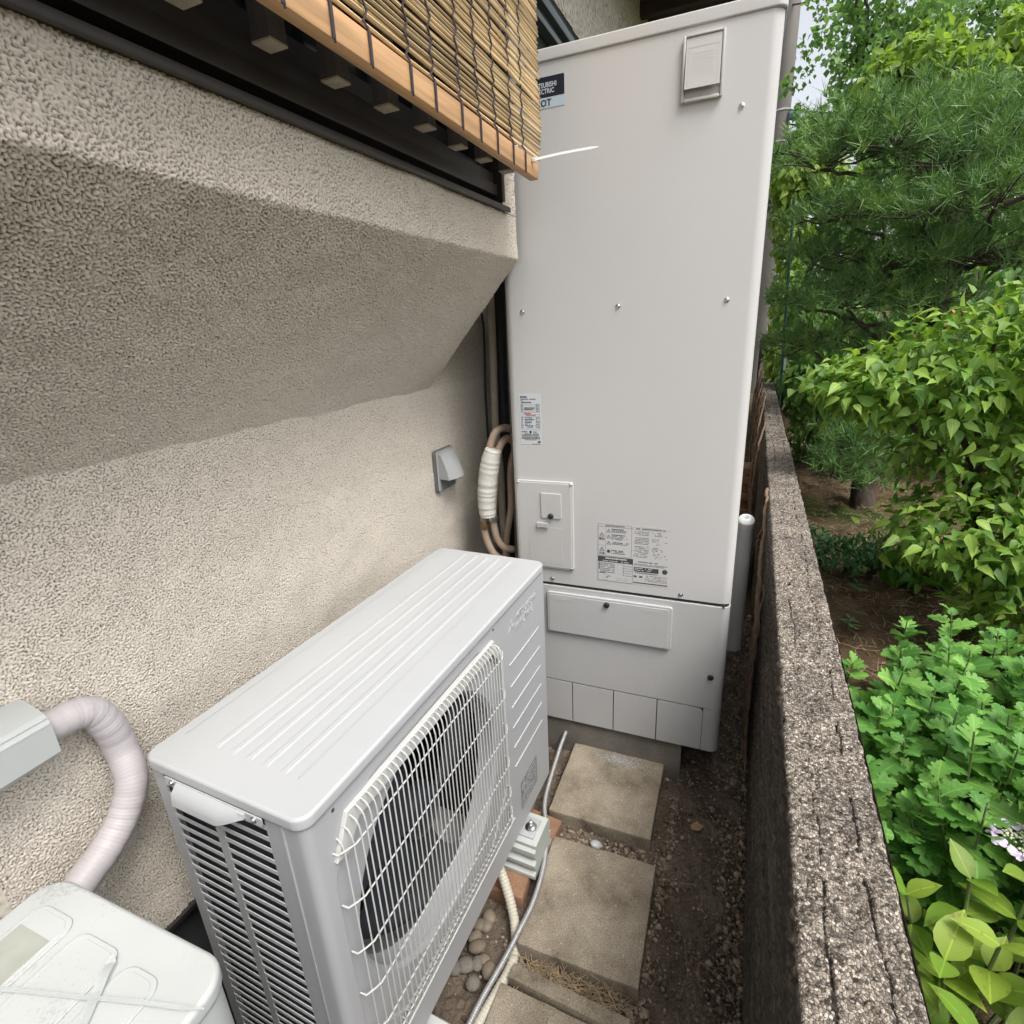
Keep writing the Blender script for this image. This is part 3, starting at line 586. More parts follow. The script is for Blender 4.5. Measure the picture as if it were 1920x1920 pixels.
# --- flat printed matter helper: quads in (u,z)
class Ink:
    def __init__(s): s.V = []; s.F = []
    def q(s, x0, z0, x1, z1): i = len(s.V); s.V += [(x0, z0), (x1, z0), (x1, z1), (x0, z1)]; s.F.append((i, i + 1, i + 2, i + 3))
    def frame(s, x0, z0, x1, z1, t): s.q(x0, z0, x1, z0 + t); s.q(x0, z1 - t, x1, z1); s.q(x0, z0 + t, x0 + t, z1 - t); s.q(x1 - t, z0 + t, x1, z1 - t)
    def line(s, x0, x1, z, h, fill=.9, step=.0035):          # a line of unreadably small print
        x = x0
        while x < x1 - .001:
            w = step * random.uniform(.5, 1.9)
            if random.random() < fill: s.q(x, z + h * random.uniform(0, .15), min(x + w * .86, x1), z + h * random.uniform(.85, 1))
            x += w
    def tri(s, cx, z0, w):
        for (a, b) in (((cx - w / 2, z0), (cx + w / 2, z0)), ((cx + w / 2, z0), (cx, z0 + w * .87)), ((cx, z0 + w * .87), (cx - w / 2, z0))):
            dx, dz = b[0] - a[0], b[1] - a[1]; l = math.hypot(dx, dz); nx, nz = -dz / l * w * .05, dx / l * w * .05
            i = len(s.V); s.V += [(a[0] - nx, a[1] - nz), (b[0] - nx, b[1] - nz), (b[0] + nx, b[1] + nz), (a[0] + nx, a[1] + nz)]; s.F.append((i, i + 1, i + 2, i + 3))
        s.q(cx - w * .05, z0 + w * .28, cx + w * .05, z0 + w * .6); s.q(cx - w * .05, z0 + w * .12, cx + w * .05, z0 + w * .2)
    def disc(s, cx, cz, r, n=12):
        for k in range(n):
            a, b = 2 * math.pi * k / n, 2 * math.pi * (k + 1) / n; i = len(s.V)
            s.V += [(cx, cz), (cx + r * math.cos(a), cz + r * math.sin(a)), (cx + r * math.cos(b), cz + r * math.sin(b))]; s.F.append((i, i + 1, i + 2))
    def build(s, name, mat, parent, y): return tag(poly_mesh(name, [(x, y, z) for x, z in s.V], s.F, mat, parent), kind='stuff')
# rating label
x0, x1, z0, z1 = tu(-.5575), tu(-.4935), 1.084, 1.226
lab = box('rating_label', (x0, -.0006, z0), (x1, -.0001, z1), MAT['label_white'], tank); k = Ink(); r_ = Ink(); g_ = Ink()
w = x1 - x0
k.q(x0 + .004, z1 - .011, x0 + .009, z1 - .006); k.line(x0 + .010, x0 + .024, z1 - .011, .005)
k.line(x0 + .004, x0 + .05, z1 - .016, .003); k.line(x0 + .004, x0 + .012, z1 - .020, .002); k.line(x0 + .006, x0 + .036, z1 - .0255, .004)
g_.frame(x0 + .004, z1 - .052, x1 - .004, z1 - .028, .0006)
for i in range(5):
    zz = z1 - .032 - i * .0043; g_.line(x0 + .005, x0 + .012, zz, .003); g_.line(x1 - .015, x1 - .005, zz, .003)
    if i in (2, 3): k.line(x0 + .014, x0 + .026 + .01 * i, zz, .003)
    g_.q(x0 + .013, zz - .0008, x1 - .015, zz - .0004)
r_.line(x0 + .012, x1 - .030, z1 - .0555, .0028); r_.line(x0 + .018, x1 - .016, z1 - .0602, .003); g_.frame(x0 + .004, z1 - .062, x1 - .004, z1 - .0565, .0005)
g_.frame(x0 + .004, z1 - .098, x1 - .004, z1 - .064, .0006)
for i in range(7):
    zz = z1 - .068 - i * .0045; g_.line(x0 + .005, x0 + .011, zz, .003); (k if i % 2 else g_).line(x0 + .015, x0 + random.uniform(.03, .05), zz, .0032); g_.line(x1 - .016, x1 - .005, zz, .003)
k.line(x0 + .004, x0 + .022, z1 - .108, .0035); k.disc(x0 + .031, z1 - .1065, .0038); k.line(x0 + .038, x0 + .050, z1 - .108, .003)
g_.q(x0 + .003, z1 - .1015, x1 - .003, z1 - .101)
for i in range(3): k.line(x0 + .004, x0 + .056, z1 - .1125 - i * .003, .002)
xx = x0 + .004
while xx < x1 - .005: bw = random.choice((.0005, .0008, .0011)); k.q(xx, z1 - .127, xx + bw, z1 - .120); xx += bw + random.choice((.0005, .0007, .001))
k.line(x0 + .012, x0 + .048, z1 - .130, .0018); k.line(x1 - .012, x1 - .004, z1 - .138, .0065, 1, .002); g_.line(x1 - .03, x1 - .003, z1 - .1415, .0016)
k.build('print', MAT['ink'], lab, -.0009); g_.build('print', MAT['ink2'], lab, -.0008); r_.build('print', MAT['red'], lab, -.0010)
# warning sheet
x0, x1, z0, z1 = tu(-.3315), tu(-.130), .683, .861
lab = box('warning_label', (x0, -.0005, z0), (x1, -.0001, z1), MAT['label_clear'], tank); k = Ink(); g_ = Ink()
m_ = x0 + .0965
k.frame(x0, z1 - .098, m_, z1, .0007); k.q(x0, z1 - .008, m_, z1 - .0074); g_.line(x0 + .022, m_ - .02, z1 - .0065, .004)
k.q(x0 + .0225, z1 - .098, x0 + .023, z1 - .008); k.q(x0, z1 - .066, x0 + .0225, z1 - .0655)
k.tri(x0 + .0115, z1 - .038, .013); k.tri(x0 + .0115, z1 - .083, .013)
for zz in (.020, .038, .057): k.tri(x0 + .031, z1 - zz - .004, .011)
k.disc(x0 + .031, z1 - .083, .005)
for i, zz in enumerate((.0125, .017, .021, .030, .0345, .039, .0435, .0535, .058, .078, .0825, .087)): (k if i in (0, 3, 7, 9) else g_).line(x0 + .039, m_ - random.uniform(.004, .025), z1 - zz - .003, .0031)
k.q(x0, z1 - .117, m_ + .005, z1 - .1005)
for i in range(6): g_.line(x0 + .007, x0 + .05, z1 - .124 - i * .0055, .0033)
k.q(x0 + .003, z1 - .142, x0 + .0055, z1 - .119); k.frame(x0, z0, m_ + .005, z1 - .1, .0007)
for i in range(5): k.disc(x0 + .076, z1 - .124 - i * .0075, .0018, 8); g_.line(x0 + .08, m_ + .003, z1 - .126 - i * .0075, .002)
g_.frame(x0 + .058, z1 - .152, x0 + .073, z1 - .120, .0004); g_.frame(x0 + .018, z0 + .004, x0 + .03, z0 + .022, .0005); k.line(x0 + .019, x0 + .029, z0 + .01, .006); g_.line(x0 + .032, x0 + .042, z0 + .014, .004)
for i in range(4): g_.frame(x0 + .055 + .009 * i, z0 + .006, x0 + .061 + .009 * i, z0 + .014, .0004)
k.line(x0 + .003, x0 + .022, z0 + .024, .0025)
g_.line(m_ + .012, x1 - .012, z1 - .008, .0042); g_.frame(m_ + .004, z1 - .0095, x1, z1 - .002, .0004)
for i in range(18):
    zz = z1 - .016 - i * .0045; 
    if i not in (3, 9): g_.line(m_ + .006 + random.choice((0, .003)), m_ + .048, zz, .0023, .8); g_.line(m_ + .056, x1 - random.uniform(.003, .03), zz, .0023, .55 if i < 12 else .3)
g_.line(m_ + .02, x1 - .03, z1 - .1085, .0045); g_.line(m_ + .007, x1 - .004, z1 - .1145, .0025); g_.line(m_ + .007, x1 - .012, z1 - .118, .0025)
k.q(m_ + .008, z1 - .137, x1 - .028, z1 - .123); k.disc(x1 - .011, z1 - .130, .0075, 16)
g_.line(m_ + .012, x1 - .03, z1 - .143, .004)
for i in range(5): g_.line(m_ + .04, x1 - .004, z1 - .149 - i * .004, .0022, .7)
k.line(m_ + .008, m_ + .016, z1 - .156, .007, .8, .002); k.line(m_ + .024, m_ + .033, z1 - .156, .007, .8, .002); k.q(m_ + .007, z0 + .0045, x1 - .002, z0 + .0075)
k.build('print', MAT['ink'], lab, -.0008); g_.build('print', MAT['ink2'], lab, -.0007)
wn_ = Ink(); wn_.line(x0 + .022, m_ - .012, z1 - .1075, .005, 1, .005); wn_.line(x0 + .014, m_ - .006, z1 - .1145, .0028); wn_.line(m_ + .010, x1 - .045, z1 - .128, .0028); wn_.line(m_ + .010, x1 - .05, z1 - .1335, .0028)
wn_.build('print', MAT['label_clear'], lab, -.0010)
for s_, zz in (('警告', .049), ('注意', .094)): text_part('lettering', s_, .0088, MAT['ink'], lab, (x0 + .0115, -.0009, z1 - zz), RX, align='CENTER', bold=.0001)
# access cover with flap, knob, handle
ac = prism('access_cover', rrect(tu(-.5765), .7045, tu(-.4025), .979, .007, 4), -.007, 0, MAT['tank'], tank, .0025, 'y')
prism('cover_panel', rrect(tu(-.5705), .710, tu(-.4085), .973, .005, 4), -.0085, -.0066, MAT['tank_plastic'], ac, .001, 'y', seg=1)
prism('cover_flap', rrect(tu(-.499), .867, tu(-.437), .944, .007, 4, (1, 0, 0, 1)), -.0125, -.0086, MAT['tank_plastic'], ac, .001, 'y', seg=1)
for i in range(5): text_part('embossed_text', '------------' if i else '--------', .008 if i else .012, MAT['tank_plastic'], ac, (tu(-.468), -.0127, .926 - i * .0075), RX, align='CENTER', extrude=.0002)
box('cover_outline', (tu(-.5405), -.0090, .7205), (tu(-.4365), -.0084, .838), MAT['tank_plastic'], ac, .0002, 1)
lathe('knob', [(.0085, 0), (.0085, .005), (.0072, .007), (.004, .008), (.0005, .0082)], MAT['rubber'], ac, 16, (tu(-.469), -.0125, .875), 'y')
prism('handle', [(tu(-.513) + x * .036, .842 + z) for x, z in ((0, -.002), (.1, -.006), (.35, -.0035), (.65, -.0035), (.9, -.006), (1, -.002), (1, .009), (.9, .011), (.1, .011), (0, .009))], -.017, -.0085, MAT['unit'], ac, .0015, 'y')
sc = screw_proto(.0036, ac, (tu(-.5695), -.0070, .9725))
for u, z in ((-.4095, .9725), (-.4095, .711), (-.5695, .711)): inst(sc, ac, (tu(u), -.0070, z))
text_part('embossed_text', '----------', .010, MAT['tank_plastic'], ac, (tu(-.489), -.0087, .711), RX, align='CENTER', extrude=.0002)
# lower hatch
ht = prism('lower_hatch', rrect(tu(-.4905), .4865, tu(-.1135), .627, .008, 4), -.009, 0, MAT['tank_shaded'], tank, .003, 'y')
prism('hatch_panel', rrect(tu(-.4835), .491, tu(-.1225), .619, .005, 4), -.0105, -.0086, MAT['tank_shaded'], ht, .0008, 'y', seg=1)
lathe('knob', [(.0085, 0), (.0085, .005), (.0072, .007), (.004, .008), (.0005, .0082)], MAT['rubber'], ht, 16, (tu(-.302), -.0105, .6085), 'y')
for u in (-.437, -.172):
    box('hatch_emboss', (tu(u) - .030, -.0108, .6005), (tu(u) + .030, -.0104, .611), MAT['tank_shaded'], ht, .0001, 1)
    text_part('embossed_text', '--------', .010, MAT['tank_shaded'], ht, (tu(u), -.0109, .603), RX, align='CENTER', extrude=.0002)
lathe('plug', [(.0085, 0), (.0085, .004), (.0072, .006), (.004, .007), (.0005, .0072)], MAT['rubber'], tank, 16, (tu(.001), 0, .414), 'y')
box('notch', (tu(.018), -.0015, .643), (tu(.0225), .003, .652), MAT['seam'], tank)
tube('rear_pipe', [(.318, .3 + .05 * k, .4) for k in range(2)], .004, MAT['steel'], tank, 6)
for x, y in ((-.26, .12), (.1, .12), (-.08, .62)): lathe('leg', [(.03, .1486), (.03, .152), (.022, .153)], MAT['steel'], tank, 12, (x, y, 0))
base = empty('concrete_base', tank_world(-.335), TK, 'low concrete plinth under the water heater tank', 'plinth')
box('plinth', (-.31, .012, -.06), (.268, .77, .1485), MAT['concrete'], base, .004)

# ================================================================== HEAT PUMP OUTDOOR UNIT
HP_O = (-.61, .352, 0); HPR = math.radians(-1.2)
hp = empty('heat_pump_unit', HP_O, HPR, 'white heat pump outdoor unit with ribbed lid, side louvres and wire fan guard', 'outdoor unit')
UL, UB, UT = .812, .178, .822
def vwire(): pass
# casing: back, far end, bottom, interior
bm = bmesh.new(); add_box(bm, (-.149, .004, UB), (-.146, UL - .002, UT)); add_box(bm, (-.1455, UL - .006, UB), (.146, UL - .003, UT)); add_box(bm, (-.1455, .004, UB), (.130, UL - .0065, UB + .004))
from_bm('casing', bm, MAT['unit'], hp)
cd_ = box('condenser', (-.120, .0365, UB + .01), (-.095, .60, UT - .01), MAT['fins'], hp); box('condenser_side', (-.1455, .022, UB + .01), (.118, .036, UT - .01), MAT['fins'], hp)
box('partition', (-.14, .585, UB + .006), (.13, .589, UT - .006), MAT['black'], hp)
# near end: louvres
le = box('louvre_panel', (-.1455, .002, UB), (-.1225, .0045, .8215), MAT['unit_shaded'], hp)
le2 = le
def lp(lo, hi): box('panel_strip', lo, hi, MAT['unit_shaded'], le)
lp((-.1222, .002, .8165), (.0785, .0045, .8215)); lp((-.0325, .002, UB), (-.0175, .0045, .8162)); lp((.0788, .002, UB), (.1130, .0045, .8215)); lp((-.1222, .002, UB), (-.0328, .0045, .2045)); lp((-.0172, .002, UB), (.0785, .0045, .2045))
# slat: plain band with rolled, inward-leaning lower lip
def slat(name, x0, x1):
    V = []; F = []
    pr = [(.0016, .0082), (.0016, .0016), (.0024, .0006), (.0036, .0008), (.0034, .0018), (.0030, .0026), (.0030, .0082)]
    for x in (x0, x1):
        for y, z in pr: V.append((x, y, z))
    n = len(pr)
    for i in range(n): F.append((i, (i + 1) % n, n + (i + 1) % n, n + i))
    F += [tuple(range(n)), tuple(range(2 * n - 1, n - 1, -1))]
    return poly_mesh(name, V, F, MAT['unit'], le, False)
sa = slat('slat', -.1222, -.0328); sb = slat('slat', -.0172, .0785); rows = int((.8155 - .206) / .0203)
for i in range(rows):
    z = .8055 - .0203 * i - .0105
    for p in (sa, sb):
        if i == 0: p.location = (0, 0, z)
        else: inst(p, le, (0, 0, z))
# rounded front corner post and front panel with fan opening
corner = [(.1130, .002), (.1222, .002)] + [(.1350 + .0145 * math.sin(a), .0165 - .0145 * math.cos(a)) for a in np.linspace(0, math.pi / 2, 7)] + [(.1495, .030), (.1475, .030)] + [(.1335 + .0135 * math.sin(a), .0175 - .0135 * math.cos(a)) for a in np.linspace(math.pi / 2, 0, 7)] + [(.1225, .0045), (.1130, .0045)]
prism('corner_post', corner, UB, UT, MAT['unit_shaded'], hp, smooth_angle=30)
box('corner_crease', (.1085, .0005, UB), (.1128, .0019, .818), MAT['unit_shaded'], hp, .0005)
GC, GR, GS = (.292, .541), .232, .2585        # fan centre (y,z), radius, half size of guard recess
bm = bmesh.new(); NS = 96; circ = []; sq = []; inn = []
for i in range(NS):
    a = 2 * math.pi * i / NS; c, s = math.cos(a), math.sin(a); m_ = GS / max(abs(c), abs(s))
    dd = GS * 1.27                                   # chamfered corners
    m_ = min(m_, dd / (abs(c) + abs(s)) * 1.29)
    sq.append((GC[0] + m_ * c, GC[1] + m_ * s)); circ.append((GC[0] + GR * c, GC[1] + GR * s))
FX = .1495
vq = [bm.verts.new((FX - .004, y, z)) for y, z in sq]; vc_ = [bm.verts.new((FX - .006, y, z)) for y, z in circ]
v2 = [bm.verts.new((FX - .014, GC[0] + (y - GC[0]) * .97, GC[1] + (z - GC[1]) * .97)) for y, z in circ]; v3 = [bm.verts.new((FX - .05, GC[0] + (y - GC[0]) * .96, GC[1] + (z - GC[1]) * .96)) for y, z in circ]
vo = [bm.verts.new((FX, GC[0] + (y - GC[0]) * 1.006, GC[1] + (z - GC[1]) * 1.006)) for y, z in sq]
# outer rectangle points, same angular order
Y0, Y1, Z0, Z1 = .030, UL - .002, UB, UT
ov = []
for y, z in sq:
    dy, dz = y - GC[0], z - GC[1]; t = min([(Y1 - GC[0]) / dy if dy > 1e-9 else 9e9, (Y0 - GC[0]) / dy if dy < -1e-9 else 9e9, (Z1 - GC[1]) / dz if dz > 1e-9 else 9e9, (Z0 - GC[1]) / dz if dz < -1e-9 else 9e9])
    ov.append([GC[0] + dy * t, GC[1] + dz * t])
for cy, cz in ((Y0, Z0), (Y1, Z0), (Y1, Z1), (Y0, Z1)):
    j = min(range(NS), key=lambda i: (ov[i][0] - cy) ** 2 + (ov[i][1] - cz) ** 2); ov[j] = [cy, cz]
vr = [bm.verts.new((FX, y, z)) for y, z in ov]
for i in range(NS):
    j = (i + 1) % NS
    for A, B in ((vr, vo), (vo, vq), (vq, vc_), (vc_, v2), (v2, v3)): bm.faces.new((A[i], A[j], B[j], B[i]))
bmesh.ops.remove_doubles(bm, verts=bm.verts[:], dist=1e-6)
front = from_bm('front_panel', bm, MAT['unit_shaded'], hp, True, 25)
# fan
fan = lathe('fan', [(.002, 0), (.05, .0), (.052, .01), (.048, .03), (.03, .04), (.001, .041)], MAT['fan'], hp, 24, (.075, GC[0], GC[1]), 'x')
for k in range(3):
    V = []; F = []; na, nr = 9, 7
    for i in range(nr):
        r = .05 + .168 * i / (nr - 1)
        for j in range(na):
            t = j / (na - 1); sweep = math.radians(92 - 12 * i / (nr - 1)); a = 2 * math.pi * k / 3 + sweep * (t - .5) + .35 * (i / (nr - 1)) ** 1.5
            x = .008 + .045 * (t - .5) + .012 * math.sin(math.pi * t)
            V.append((x, r * math.cos(a), r * math.sin(a)))
    for i in range(nr - 1):
        for j in range(na - 1): F.append((i * na + j, i * na + j + 1, (i + 1) * na + j + 1, (i + 1) * na + j))
    poly_mesh('blade', V, F, MAT['fan'], fan, True, 60)
box('motor_bracket', (.005, GC[0] - .03, UB + .006), (.02, GC[0] - .015, UT - .006), MAT['unit'], hp); box('motor_bracket', (.005, GC[0] + .015, UB + .006), (.02, GC[0] + .03, UT - .006), MAT['unit'], hp)
# wire guard
gd = tube('fan_guard', [(FX + .0192, GC[0] - .245, GC[1] - .243), (FX + .0192, GC[0] + .245, GC[1] - .243)], .0014, MAT['wire'], hp, 6)
G0, G1 = GC[0] - .2515, GC[0] + .2515; W_ = FX + .021
vert = tube('wire', [(FX - .003, 0, .787), (FX + .008, 0, .7895), (FX + .015, 0, .786), (W_ - .002, 0, .778), (W_, 0, .766), (W_, 0, .55), (W_, 0, .312), (W_ - .003, 0, .300), (FX + .010, 0, .292), (FX - .003, 0, .291)], .00125, MAT['wire'], gd, 6)
NV = 42
for i in range(NV):
    y = G0 + .006 + (G1 - G0 - .012) * i / (NV - 1)
    edge = min(i, NV - 1 - i)
    o = vert if i == 0 else inst(vert, gd, name='wire')
    o.location = (-.010 if edge == 0 else (-.004 if edge == 1 else 0), y, -.024 if edge == 0 else (-.014 if edge == 1 else (-.006 if edge == 2 else 0)))
hz = None
for z in (.748, .650, .557, .466, .378, .318, .296):
    if hz is None: hz = tube('wire', [(FX - .003, G0 - .004, 0), (FX + .008, G0 - .003, 0), (FX + .014, G0 + .008, 0), (W_ - .0022, G0 + .02, 0), (W_ - .0022, G0 + .1, 0), (W_ - .0022, G1 - .1, 0), (W_ - .0022, G1 - .02, 0), (FX + .014, G1 - .008, 0), (FX + .008, G1 + .003, 0), (FX - .003, G1 + .004, 0)], .0014, MAT['wire'], gd, 6); o = hz
    else: o = inst(hz, gd, name='wire')
    o.location = (0, 0, z)
# white rain strip across the top of the guard, with chamfered ends
strip = [(GC[0] - .256, .733), (GC[0] - .225, .792), (GC[0] + .225, .792), (GC[0] + .256, .733), (GC[0] + .245, .728), (GC[0] + .215, .764), (GC[0] - .205, .764), (GC[0] - .232, .728)]
prism('guard_trim', strip, FX - .0035, FX + .006, MAT['wire'], hp, .001, 'x', seg=1)
for y, z in ((.05, .8105), (.527, .8105)): lathe('hole', [(.003, 0), (.0028, .0006), (.0002, .0007)], MAT['seam'], hp, 10, (FX, y, z), 'x')
# ridges and embossed badge on the plain part of the front
rd = None
for i in range(6):
    z = .680 - .0575 * i
    if rd is None: rd = box('ridge', (FX - .001, .592, -.0022), (FX + .0022, .772, .0022), MAT['unit'], hp, .0012); o = rd
    else: o = inst(rd, hp, name='ridge')
    o.location = (0, 0, z)
RF = (math.radians(90), 0, math.radians(90))
badge = text_part('embossed_badge', 'MITSUBISHI', .024, MAT['unit'], hp, (FX + .0004, .635, .771), RF, extrude=.0006)
text_part('lettering', 'ELECTRIC', .024, MAT['unit'], badge, (0, -.024, 0), (0, 0, 0), extrude=.0006)
bm = bmesh.new()
for k in range(3):
    a0 = math.pi / 2 + 2 * math.pi * k / 3; pts = [(0, 0), (.011 * math.cos(a0 - math.pi / 6), .011 * math.sin(a0 - math.pi / 6)), (.019 * math.cos(a0), .019 * math.sin(a0)), (.011 * math.cos(a0 + math.pi / 6), .011 * math.sin(a0 + math.pi / 6))]
    a = [bm.verts.new((FX - .0005, .613 + y, .772 + z)) for y, z in pts]; b = [bm.verts.new((FX + .0009, .613 + y, .772 + z)) for y, z in pts]; bm.faces.new(b)
    for i in range(4): bm.faces.new((a[i], a[(i + 1) % 4], b[(i + 1) % 4], b[i]))
from_bm('embossed_emblem', bm, MAT['unit'], hp)
wl = box('warning_label', (FX + .0001, .618, .232), (FX + .0005, .722, .318), MAT['ink2'], hp)
k = Ink()
for i in range(9): k.line(.622, .716, .237 + i * .009, .004, .7)
k.tri(.634, .292, .018); tag(poly_mesh('print', [(FX + .0008, x, z) for x, z in k.V], k.F, MAT['label_white'], wl), kind='stuff')
# lid
lid = prism('lid', rrect(-.1545, -.004, .1545, UL + .004, .022, 6), .8225, .8435, MAT['unit'], hp, .005)
def rib(x0, x1, y0, y1, h=.0017):
    V = [(x0, y0, .8433), (x1, y0, .8433), (x1, y1, .8433), (x0, y1, .8433), (x0 + .003, y0 + .008, .8435 + h), (x1 - .003, y0 + .008, .8435 + h), (x1 - .003, y1 - .008, .8435 + h), (x0 + .003, y1 - .008, .8435 + h)]
    poly_mesh('rib', V, [(4, 5, 6, 7), (0, 1, 5, 4), (1, 2, 6, 5), (2, 3, 7, 6), (3, 0, 4, 7)], MAT['unit'], lid)
for x in (-.070, -.036, -.004, .028, .063): rib(x, x + .013, .047, UL - .016, .0013)
rib(-.1345, -.1315, .05, UL - .012, .0008)
rib(.094, .097, .047, UL - .024, .0008)
# hanging flange with curved carrying lip at the near end
fl_ = prism('lid_flange', rrect(-.1055, .8105, .0835, .824, .004, 3, (1, 0, 0, 1)), -.0055, -.0035, MAT['unit'], hp, axis='y')
V = []; F = []; nx = 17
lipz = lambda t: .7945 if t < .62 else .7945 + .021 * ((t - .62) / .38) ** 1.2
for i in range(nx):
    t = i / (nx - 1); x = -.0795 + .134 * t; zb = lipz(t); out = .014 * min(1, max(0, (.822 - zb) / .026)) * (1 if t > .02 else 1)
    for y, z in ((-.0045, .8235), (-.0080, .8215), (-.0045 - out * .85, .8135), (-.0045 - out, (zb + .812) / 2), (-.0045 - out * 1.05, zb), (-.0035 - out * .98, zb), (-.003 - out * .7, .8125), (-.0045, .8205)): V.append((x, y, z))
for i in range(nx - 1):
    for j in range(7): F.append((i * 8 + j, i * 8 + 8 + j, i * 8 + 9 + j, i * 8 + j + 1))
F += [tuple(range(8)), tuple(range((nx - 1) * 8 + 7, (nx - 1) * 8 - 1, -1))]
poly_mesh('carrying_lip', V, F, MAT['unit'], hp, True, 40)
s1 = screw_proto(.0038, hp, (-.091, -.0055, .8185)); inst(s1, hp, (.070, -.0055, .8185))
# feet on plastic mounting blocks
for y in (.145, .645):
    box('foot', (-.175, y - .03, .1445), (.178, y + .03, .149), MAT['unit_shaded'], hp, .001); box('foot_web', (-.13, y - .028, .1492), (.125, y + .028, UB), MAT['unit_shaded'], hp)
HPM = Matrix.Translation(HP_O) @ Matrix.Rotation(HPR, 4, 'Z')
def hpw(x, y, z): v = HPM @ Vector((x, y, z)); return (v.x, v.y, v.z)
for i, y in enumerate((.145, .645)):
    b = empty('mounting_block', hpw(0, y, .0), HPR, ('grey plastic mounting block under the near end of the heat pump unit', 'grey plastic mounting block with a bolt under the far end of the unit')[i], 'mounting block', 'plastic blocks carrying the heat pump unit')
    pr = [(-.060, .046), (.060, .046), (.060, .056), (.050, .062), (.050, .074), (.058, .080), (.058, .090), (.046, .096), (.046, .108), (.054, .114), (.054, .128), (.046, .134), (.046, .1442), (-.046, .1442), (-.046, .134), (-.054, .128), (-.054, .114), (-.046, .108), (-.046, .096), (-.058, .090), (-.058, .080), (-.050, .074), (-.050, .062), (-.060, .056)]
    prism('block', pr, -.21, .192, MAT['plastic_grey'], b, axis='x', smooth_angle=20)
    bx = .160
    lathe('washer', [(.016, .1492), (.016, .151), (.006, .1512)], MAT['steel'], b, 16, (bx, 0, 0)); lathe('bolt_nut', [(.0095, .1513), (.0095, .158), (.0075, .1605), (.005, .161)], MAT['steel'], b, 6, (bx, 0, 0), angle=20); lathe('bolt', [(.0048, .161), (.0048, .170), (.001, .172)], MAT['steel'], b, 8, (bx, 0, 0))
for n_, (x, y, rz, lab_) in enumerate(((-.478, .925, .05, 'orange brick under the far mounting block, beside the drain hose'), (-.455, 1.085, -.1, 'orange brick under the far corner of the heat pump unit'), (-.53, .49, .1, 'orange brick under the near mounting block at the bottom of the picture'))):
    bm = bmesh.new(); add_box(bm, (-.055, -.05, 0), (.055, .05, .046), .004, 2)
    for v in bm.verts: v.co += Vector((mnoise.noise(v.co * 40) * .002, mnoise.noise(v.co * 40 + Vector((9, 0, 0))) * .002, 0))
    o = from_bm('brick', bm, MAT['brick'], None, True, 30); o.location = (x, y, -.002); o.rotation_euler = (0, 0, rz); tag(o, lab_, 'brick', 'bricks under the heat pump unit')

# ================================================================== OLD OUTDOOR UNIT (bottom left)
old = empty('old_outdoor_unit', (-.585, .218, 0), math.radians(1.5), 'weathered cream air conditioner outdoor unit with stained top in the bottom left corner', 'outdoor unit')
OD = .147
prism('casing', rrect(-OD + .004, -.78, OD - .004, -.004, .028, 6), .10, .775, MAT['oldlid'], old)
ol = prism('lid', rrect(-OD, -.785, OD, 0, .034, 7), .7755, .797, MAT['oldlid'], old, .006)
for i, (xa, xb, ye) in enumerate(((-.118, -.052, -.030), (-.040, .030, -.034), (.042, .096, -.038))):
    f = prism('raised_panel', rrect(xa, -.76, xb, ye, .016, 5), .7965, .7992, MAT['oldlid'], ol, .0018, seg=2)
    f2 = prism('raised_panel', rrect(xa + .005, -.755, xb - .005, ye - .005, .013, 5), .7990, .7996, MAT['oldlid'], ol, .0005, seg=1)
box('sticker', (-.112, -.16, .7996), (-.060, -.055, .8000), MAT['oldsticker'], ol)
for x, y in ((-.12, -.74), (.12, -.74), (-.12, -.06), (.12, -.06)): box('foot', (x - .02, y - .03, .0), (x + .02, y + .03, .101), MAT['rubber'], old)
# clear strips of tape lying on the old unit
def strip_on(name, p, q, w, label, cat, matn):
    p, q = np.array(p), np.array(q); d = q - p; d /= np.linalg.norm(d); s_ = np.cross(d, (0, 0, 1)) * w / 2; V = []; n_ = 10
    for i in range(n_ + 1):
        t = i / n_; c = p + (q - p) * t + np.array((0, 0, .0010 + .0035 * abs(math.sin(t * 7)) * t)); ww = 1 if i < n_ else .4
        V += [c - s_ * ww, c + s_ * ww, c + s_ * ww + (0, 0, .0008), c - s_ * ww + (0, 0, .0008)]
    F = []
    for i in range(n_):
        for k in range(4): F.append((i * 4 + k, i * 4 + (k + 1) % 4, i * 4 + 4 + (k + 1) % 4, i * 4 + 4 + k))
    F += [(3, 2, 1, 0), (n_ * 4, n_ * 4 + 1, n_ * 4 + 2, n_ * 4 + 3)]
    return tag(poly_mesh(name, V, F, MAT[matn]), label, cat)
strip_on('cable_tie', at_z(-60, 1850, .801), at_z(385, 1896, .801), .004, 'translucent cable tie lying across the top of the old outdoor unit', 'cable tie', 'cleartape')
strip_on('plastic_strip', at_z(150, 1935, .802), at_z(214, 1795, .802), .010, 'wide clear plastic strip lying on the old outdoor unit near the stains', 'plastic strip', 'cleartape')

